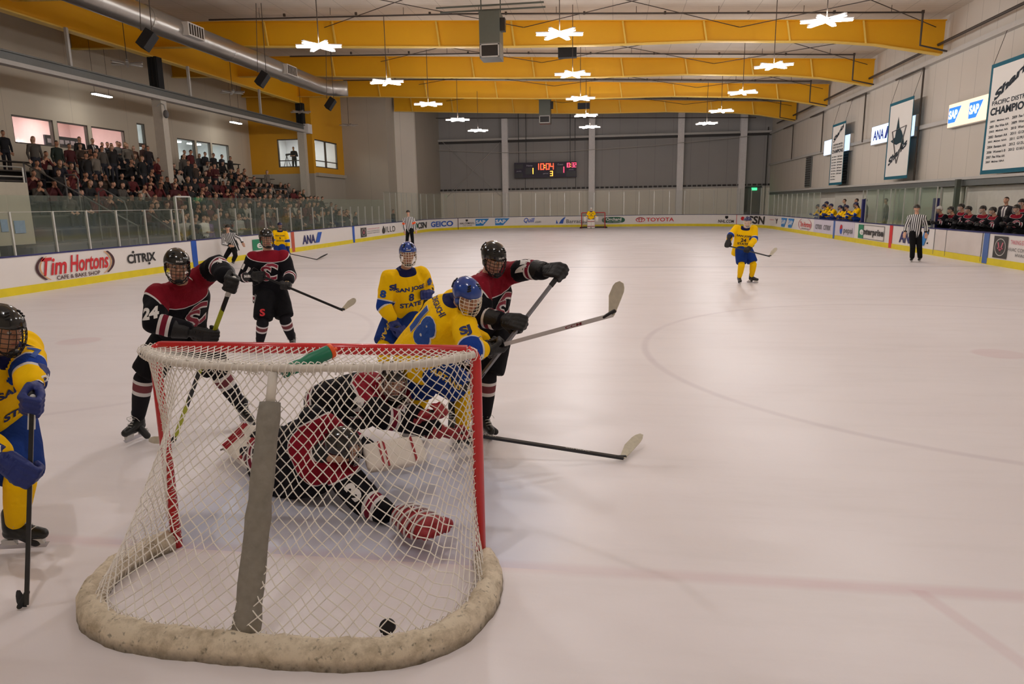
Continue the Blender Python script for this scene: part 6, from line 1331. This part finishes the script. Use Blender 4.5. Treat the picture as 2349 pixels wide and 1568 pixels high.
for i,(u,dz) in enumerate(bpos[1:]):
    p=atX(u,470,13.65 if i!=6 else 14.2); place(PBk,k==0,p.x,p.y,math.pi/2+random.uniform(-.1,.5),dz,'dark jersey player on the right hand bench, %s'%(['second from the left','third from the left','fourth from the left','fifth from the left','sixth from the left','seventh from the left','last and half hidden'][i])); k+=1
p=atX(2161,480,13.3); gb=copy_tree(PBk); gb.location=(p.x,p.y,.2); gb.rotation_euler.z=math.pi/2+.35; gb['label']='backup goalkeeper with a white helmet at the left end of the dark team bench'
for ch in gb.children:
    if ch.name.startswith('helmet'): ch.data=ch.data.copy(); ch.data.materials.clear(); ch.data.materials.append(M['helm_white'])
# ---- crowd, coaches and bystanders: simple whole figures
def crowd_mat():
    m,nt,b=nodes_of('crowd_clothing'); oi=nt.nodes.new('ShaderNodeObjectInfo'); z=attr(nt,'zone').outputs['Fac']
    c0=mix(nt,band_mask(nt,z,.5,1.5),attr(nt,'tint').outputs['Color'],oi.outputs['Color']); nt.links.new(c0,b.inputs['Base Color']); b.inputs['Roughness'].default_value=.8; return m
M['crowd']=crowd_mat()
def crowd_mesh(P,hair,skin,legs=srgb(34,36,46),vox=.02,tie=False,longhair=False,suit=False):
    c=P['head']; R=frame((0,1,-.05)); mb=MB(); head_shapes(mb,c,R); X_=V((1,0,0)); Yv=V((0,1,0)); Z=V((0,0,1)); nk,pl=P['neck'],P['pel']; sp=(nk-pl).normalized(); fr=sp.cross(X_).normalized()
    if longhair: mb.ell(c+V((0,-.05,-.06)),(.09,.06,.15))
    mb.capsule(c+V((0,-.02,-.05)),nk,.05,.055); mb.loft([(pl-sp*.12,X_,fr,.16,.13),(pl,X_,fr,.175,.135),(pl.lerp(nk,.4),X_,fr,.16,.125),(pl.lerp(nk,.75),X_,fr,.185,.13),(nk-sp*.04,X_,fr,.13,.085)],18)
    for s in 'RL':
        mb.capsule(nk.lerp(P['sh'+s],.4),P['sh'+s],.06,.07); mb.capsule(P['sh'+s],P['el'+s],.062,.05); mb.capsule(P['el'+s],P['wr'+s],.05,.038); d=(P['wr'+s]-P['el'+s]).normalized()
        hand_shapes(mb,P['wr'+s],P['wr'+s]+d*.11,X_,(P['wr'+s]-nk),1.05,1 if s=='R' else -1,True)
        mb.capsule(P['hip'+s],P['kn'+s],.095,.07); mb.capsule(P['kn'+s],P['an'+s],.068,.05); mb.capsule(P['an'+s]-V((0,.03,.05)),P['an'+s]+V((0,.14,-.06)),.045,.04)
    me=blob(mb,vox,1,'person'); Pc,Q,col=body_cols(me,c,R,skin,hair,undershirt=srgb(40,40,44)); z=np.ones(len(Pc)); hd=np.linalg.norm(Pc-np.array(c)-np.array([0,0,-.02]),axis=1)<.16; z[hd]=0
    if longhair: lh=(np.linalg.norm((Pc-np.array(c+V((0,-.05,-.06))))/np.array([.1,.075,.17]),axis=1)<1.05)&(Q[:,1]<.0); col[lh]=np.array(hair[:3]); z[lh]=0
    for s in 'RL':
        dw=np.linalg.norm(Pc-np.array(P['wr'+s]+(P['wr'+s]-P['el'+s]).normalized()*.1),axis=1)<.1; col[dw]=np.array(skin[:3]); z[dw]=0
        for a_,b_,rr in ((P['hip'+s]+V((0,.06,0)),P['kn'+s],.12),(P['kn'+s],P['an'+s],.1)):
            d,t=segd(Pc,a_,b_); dt,_=segd(Pc,pl,nk); lg=(d<rr)&(d<dt-.02)&(Pc[:,2]<pl.z+.02)&~dw; col[lg]=np.array(legs[:3]); z[lg]=2
        ft=Pc[:,2]<P['an'+s].z-.0; col[ft&(z==2)]=np.array(srgb(20,20,22)[:3])
    if suit:
        sh=(np.abs(Pc[:,0])<.05*(1+(Pc[:,2]-pl.z)*1.2))&(Pc[:,1]>.05)&(Pc[:,2]>pl.z+.18)&~hd&(z==1)
        col[sh]=np.array(srgb(222,218,214)[:3]); z[sh]=0; te=(np.abs(Pc[:,0])<.02)&sh; col[te]=np.array(srgb(60,40,60)[:3])
    setcol(me,col); setattr_f(me,'zone',z); me.materials.append(M['crowd']); return me
def seatpose(lean,hand):
    P=dict(head=V((0,.08+lean*.5,1.26-lean*.1)),neck=V((0,.0+lean*.35,1.05-lean*.06)),pel=V((0,-.05,.54)))
    for s,n in ((1,'R'),(-1,'L')):
        P['sh'+n]=V((s*.18,lean*.33,1.0-lean*.06)); P['hip'+n]=V((s*.09,0,.5)); P['kn'+n]=V((s*.13,.42,.5)); P['an'+n]=V((s*.13,.38,.09))
        P['el'+n]=V((s*.25,.08+lean*.4,.74)); P['wr'+n]=V((s*.1,.32,.62)) if hand==0 else (V((s*.1,.3,.92)) if hand==1 else V((s*.05,.22,1.12)))
    return P
def standpose(fold):
    P=dict(head=V((0,.04,1.66)),neck=V((0,.0,1.45)),pel=V((0,0,.93)))
    for s,n in ((1,'R'),(-1,'L')):
        P['sh'+n]=V((s*.19,0,1.39)); P['el'+n]=V((s*.26,-.02,1.1)); P['wr'+n]=V((s*.25,.06,.86)) if not fold else V((-s*.04,.2,1.12)); P['hip'+n]=V((s*.09,0,.88)); P['kn'+n]=V((s*.11,.02,.48)); P['an'+n]=V((s*.12,0,.09))
    return P
DK,BR,BLD,GR=srgb(22,18,16),srgb(58,38,26),srgb(128,98,62),srgb(120,116,112)
SEAT=[crowd_mesh(seatpose(.1,0),DK,SKINS[0]),crowd_mesh(seatpose(.5,1),BR,SKINS[1]),crowd_mesh(seatpose(.0,0),BR,SKINS[2],longhair=True),crowd_mesh(seatpose(.3,2),DK,SKINS[3]),crowd_mesh(seatpose(.2,0),BLD,SKINS[2],longhair=True)]
STAND=[crowd_mesh(standpose(0),DK,SKINS[1]),crowd_mesh(standpose(1),BR,SKINS[0]),crowd_mesh(standpose(0),BLD,SKINS[2],longhair=True)]
SUIT=[crowd_mesh(standpose(0),BR,SKINS[0],suit=True),crowd_mesh(standpose(1),DK,SKINS[1],suit=True)]
HAIRN=['short dark hair','short brown hair','long brown hair','dark hair','long fair hair']; STN=['short dark hair','short brown hair','long fair hair']
def figure(me,x,y,z,rz,colr,label,group):
    o=bpy.data.objects.new('person',me); COL.objects.link(o); o.location=(x,y,z); o.rotation_euler.z=rz; o.color=colr; s=random.uniform(.95,1.05); o.scale=(s,s,s); return tag(o,label,'person',group)
PAL=[('black',srgb(18,18,20)),('black',srgb(26,22,22)),('charcoal',srgb(40,38,38)),('maroon',srgb(74,20,24)),('maroon',srgb(92,26,28)),('black',srgb(20,18,22)),('grey',srgb(80,74,68)),('navy',srgb(24,24,38)),('brown',srgb(58,44,34)),('white',srgb(170,162,150)),('dark green',srgb(30,42,34)),('pale grey',srgb(112,104,94))]
_o1='first second third fourth fifth sixth seventh eighth ninth tenth eleventh twelfth thirteenth fourteenth fifteenth sixteenth seventeenth eighteenth nineteenth'.split()
ORD=['']+_o1+['twentieth']+['twenty-'+x for x in _o1[:9]]+['thirtieth']+['thirty-'+x for x in _o1[:9]]+['fortieth']
rown=['front','second','third','fourth','fifth','sixth','seventh','top']
def facing(): return -math.pi/2-random.uniform(.0,.55)
cnt=0
for i in range(NR):
    y0=(23.5,21,19.6,19.2,19,19,20,22)[i]; y1=(42.5,42.5,43,43,42,41,40,40)[i]; y=y0; nn=0
    while y<y1:
        y+=random.uniform(.56,.72)
        dens=(.55,.62,.74,.8,.82,.8,.74,.5)[i]
        if 29.5<y<31 and i>3: dens=.35
        if random.random()<dens:
            k=random.randrange(5); cn,cc=random.choice(PAL if not(26<y<36 and i in(2,3,4)) else PAL[:5]+PAL[3:5]); p=(RX(i)-.12,y,RZ(i)-.06)
            if proj((p[0],p[1],p[2]+1.2))[0]<52: continue
            st=i>=5 and random.random()<.35; j=random.randrange(3)
            nn+=1; l='%s spectator in %s with %s, %s row, %s from left'%('standing' if st else 'seated',cn,STN[j] if st else HAIRN[k],rown[i],ORD[nn])
            figure(STAND[j] if st else SEAT[k],p[0]+(.25 if st else 0),p[1],RZ(i)-(0 if st else .06),facing(),cc,l,'spectators in the %s row of the bleachers'%rown[i]); cnt+=1
# standing along the top row and in front of the windows
TOPS=[(14,-24.0,'man in black standing alone at the far left end of the bleachers',0,srgb(20,20,26)),(258,-23.9,'standing figure in black under the dark display board, leaning together with others',0,srgb(20,20,22)),(276,-23.9,'second standing figure in black under the display board',0,srgb(22,20,24)),(216,-23.9,'man in a dark suit below the left jamb of the third window',3,srgb(32,28,32)),(237,-23.9,'man in a dark suit standing left of the pair below the third window',3,srgb(36,30,34)),(249,-24.4,'man in a dark suit standing right of the pair below the third window',4,srgb(34,30,34)),(272,-23.9,'person in a grey top standing below the third window',1,srgb(104,102,98)),(290,-23.9,'person in maroon standing right of the grey one below the third window',2,srgb(74,30,36)),(308,-23.7,'person in brown standing under the narrow window',2,srgb(96,66,52)),(330,-23.4,'person in dark brown standing right of the narrow window',0,srgb(70,44,38)),(341,-23.2,'person in dark clothing standing nearest left of the white column',0,srgb(40,30,32)),
 (423,-23.9,'person in black standing at the left end of the right hand windows',1,srgb(26,26,30)),(438,-23.6,'person in dark clothing before the right hand windows, second from the left',0,srgb(30,30,34)),(457,-23.8,'person in grey before the right hand windows, third from the left',2,srgb(90,92,98)),(470,-23.4,'person in dark clothing before the right hand windows, fourth from the left',1,srgb(34,32,36)),(489,-23.6,'person in dark clothing before the right hand windows, fifth from the left',0,srgb(30,28,32)),(508,-23.9,'large man in dark clothing standing at the right end of the right hand windows',0,srgb(44,44,52))]
for u,x,l,k,cc in TOPS:
    p=atX(u,360,x); me=STAND[k] if k<3 else SUIT[k-3]; figure(me,x,p.y,3.70,facing(),cc,l,None)
# behind the left glass at ice level
GLS=[(459,430,-14.2,'fan in a white jersey standing at the white rink gate',1,srgb(210,204,198)),(443,470,-14.0,'person in black standing inside the rink gate',0,srgb(24,24,28)),(432,450,-14.6,'man in a grey suit behind the glass left of the rink gate',3,srgb(92,86,80)),(418,455,-14.4,'woman in a pale top behind the glass left of the rink gate',2,srgb(176,170,160)),(470,450,-14.4,'person in purple behind the glass right of the rink gate',2,srgb(90,58,112)),(488,450,-14.6,'person in a black jacket behind the glass, second right of the rink gate',0,srgb(30,30,34)),(545,480,-14.4,'person in a pale grey hoodie behind the glass above the linesman',1,srgb(150,150,146)),(600,480,-14.3,'person in maroon behind the glass left of the yellow number 9',0,srgb(84,36,44)),(668,500,-14.3,'person in black behind the glass right of the yellow number 9',0,srgb(26,26,30)),(688,500,-14.2,'person in black behind the glass above the left edge of the blue capitals',1,srgb(26,28,32)),(662,500,-15.2,'person with fair hair behind the glass near the rust red stripe',2,srgb(60,50,50)),(742,500,-14.6,'dark figure behind the glass above the blue slanted bar',0,srgb(44,50,46)),(778,500,-14.3,'broad dark figure behind the glass left of the blue stripe',1,srgb(34,46,38)),(793,500,-14.3,'dark figure beside the broad one behind the glass by the blue stripe',0,srgb(34,46,40)),(815,505,-14.2,'dark figure behind the glass just right of the blue stripe',0,srgb(44,54,62)),(902,505,-14.2,'dark figure behind the glass left of the far referee',0,srgb(56,60,56))]
for u,v,x,l,k,cc in GLS:
    p=atX(u,v,x); me=STAND[k] if k<3 else SUIT[k-3]; figure(me,x,p.y,0,facing(),cc,l,None)
# people on the right side
for x,u,k,l,cc in ((14.6,1939,0,'coach in a dark suit and pale shirt behind the yellow bench, left one',srgb(26,26,34)),(14.6,1967,1,'coach in a dark suit behind the right end of the yellow bench',srgb(24,24,34)),(14.3,2310,0,'tall coach in a dark suit and tie behind the dark team bench',srgb(34,30,36)),(14.7,1987,1,'person in dark clothing behind the glass right of the yellow bench',srgb(60,64,62)),(14.6,2034,0,'scorekeeper in grey leaning behind the penalty box glass',srgb(104,98,92))):
    p=atX(u,460,x); figure(SUIT[k],x,p.y,.2 if u!=2310 else .32,math.pi/2-.2 if u!=2310 else math.pi/2+.5,cc,l,None)
# inside the yellow corner room: a camera operator with a tripod
p=atY(674,350,48.2); figure(STAND[1],p.x,48.2,4.72,math.pi,srgb(50,46,60),'camera operator standing inside the yellow corner room window',None)
TP=root('tripod',(p.x-.5,48.0,4.7),'camera tripod in the window of the yellow corner room','tripod'); mb=MB(); mb.capsule(V((p.x-.5,48,5.95)),V((p.x-.15,47.8,5.98)),.09,.06,10); mb.build('camera_head',M['black'],TP,True)
for a_ in (0,2.1,4.2): mb=MB(); mb.tube([(p.x-.5,48,5.9),(p.x-.5+.4*math.cos(a_),48+.4*math.sin(a_),4.72)],.02,6); mb.build('leg',M['black'],TP)
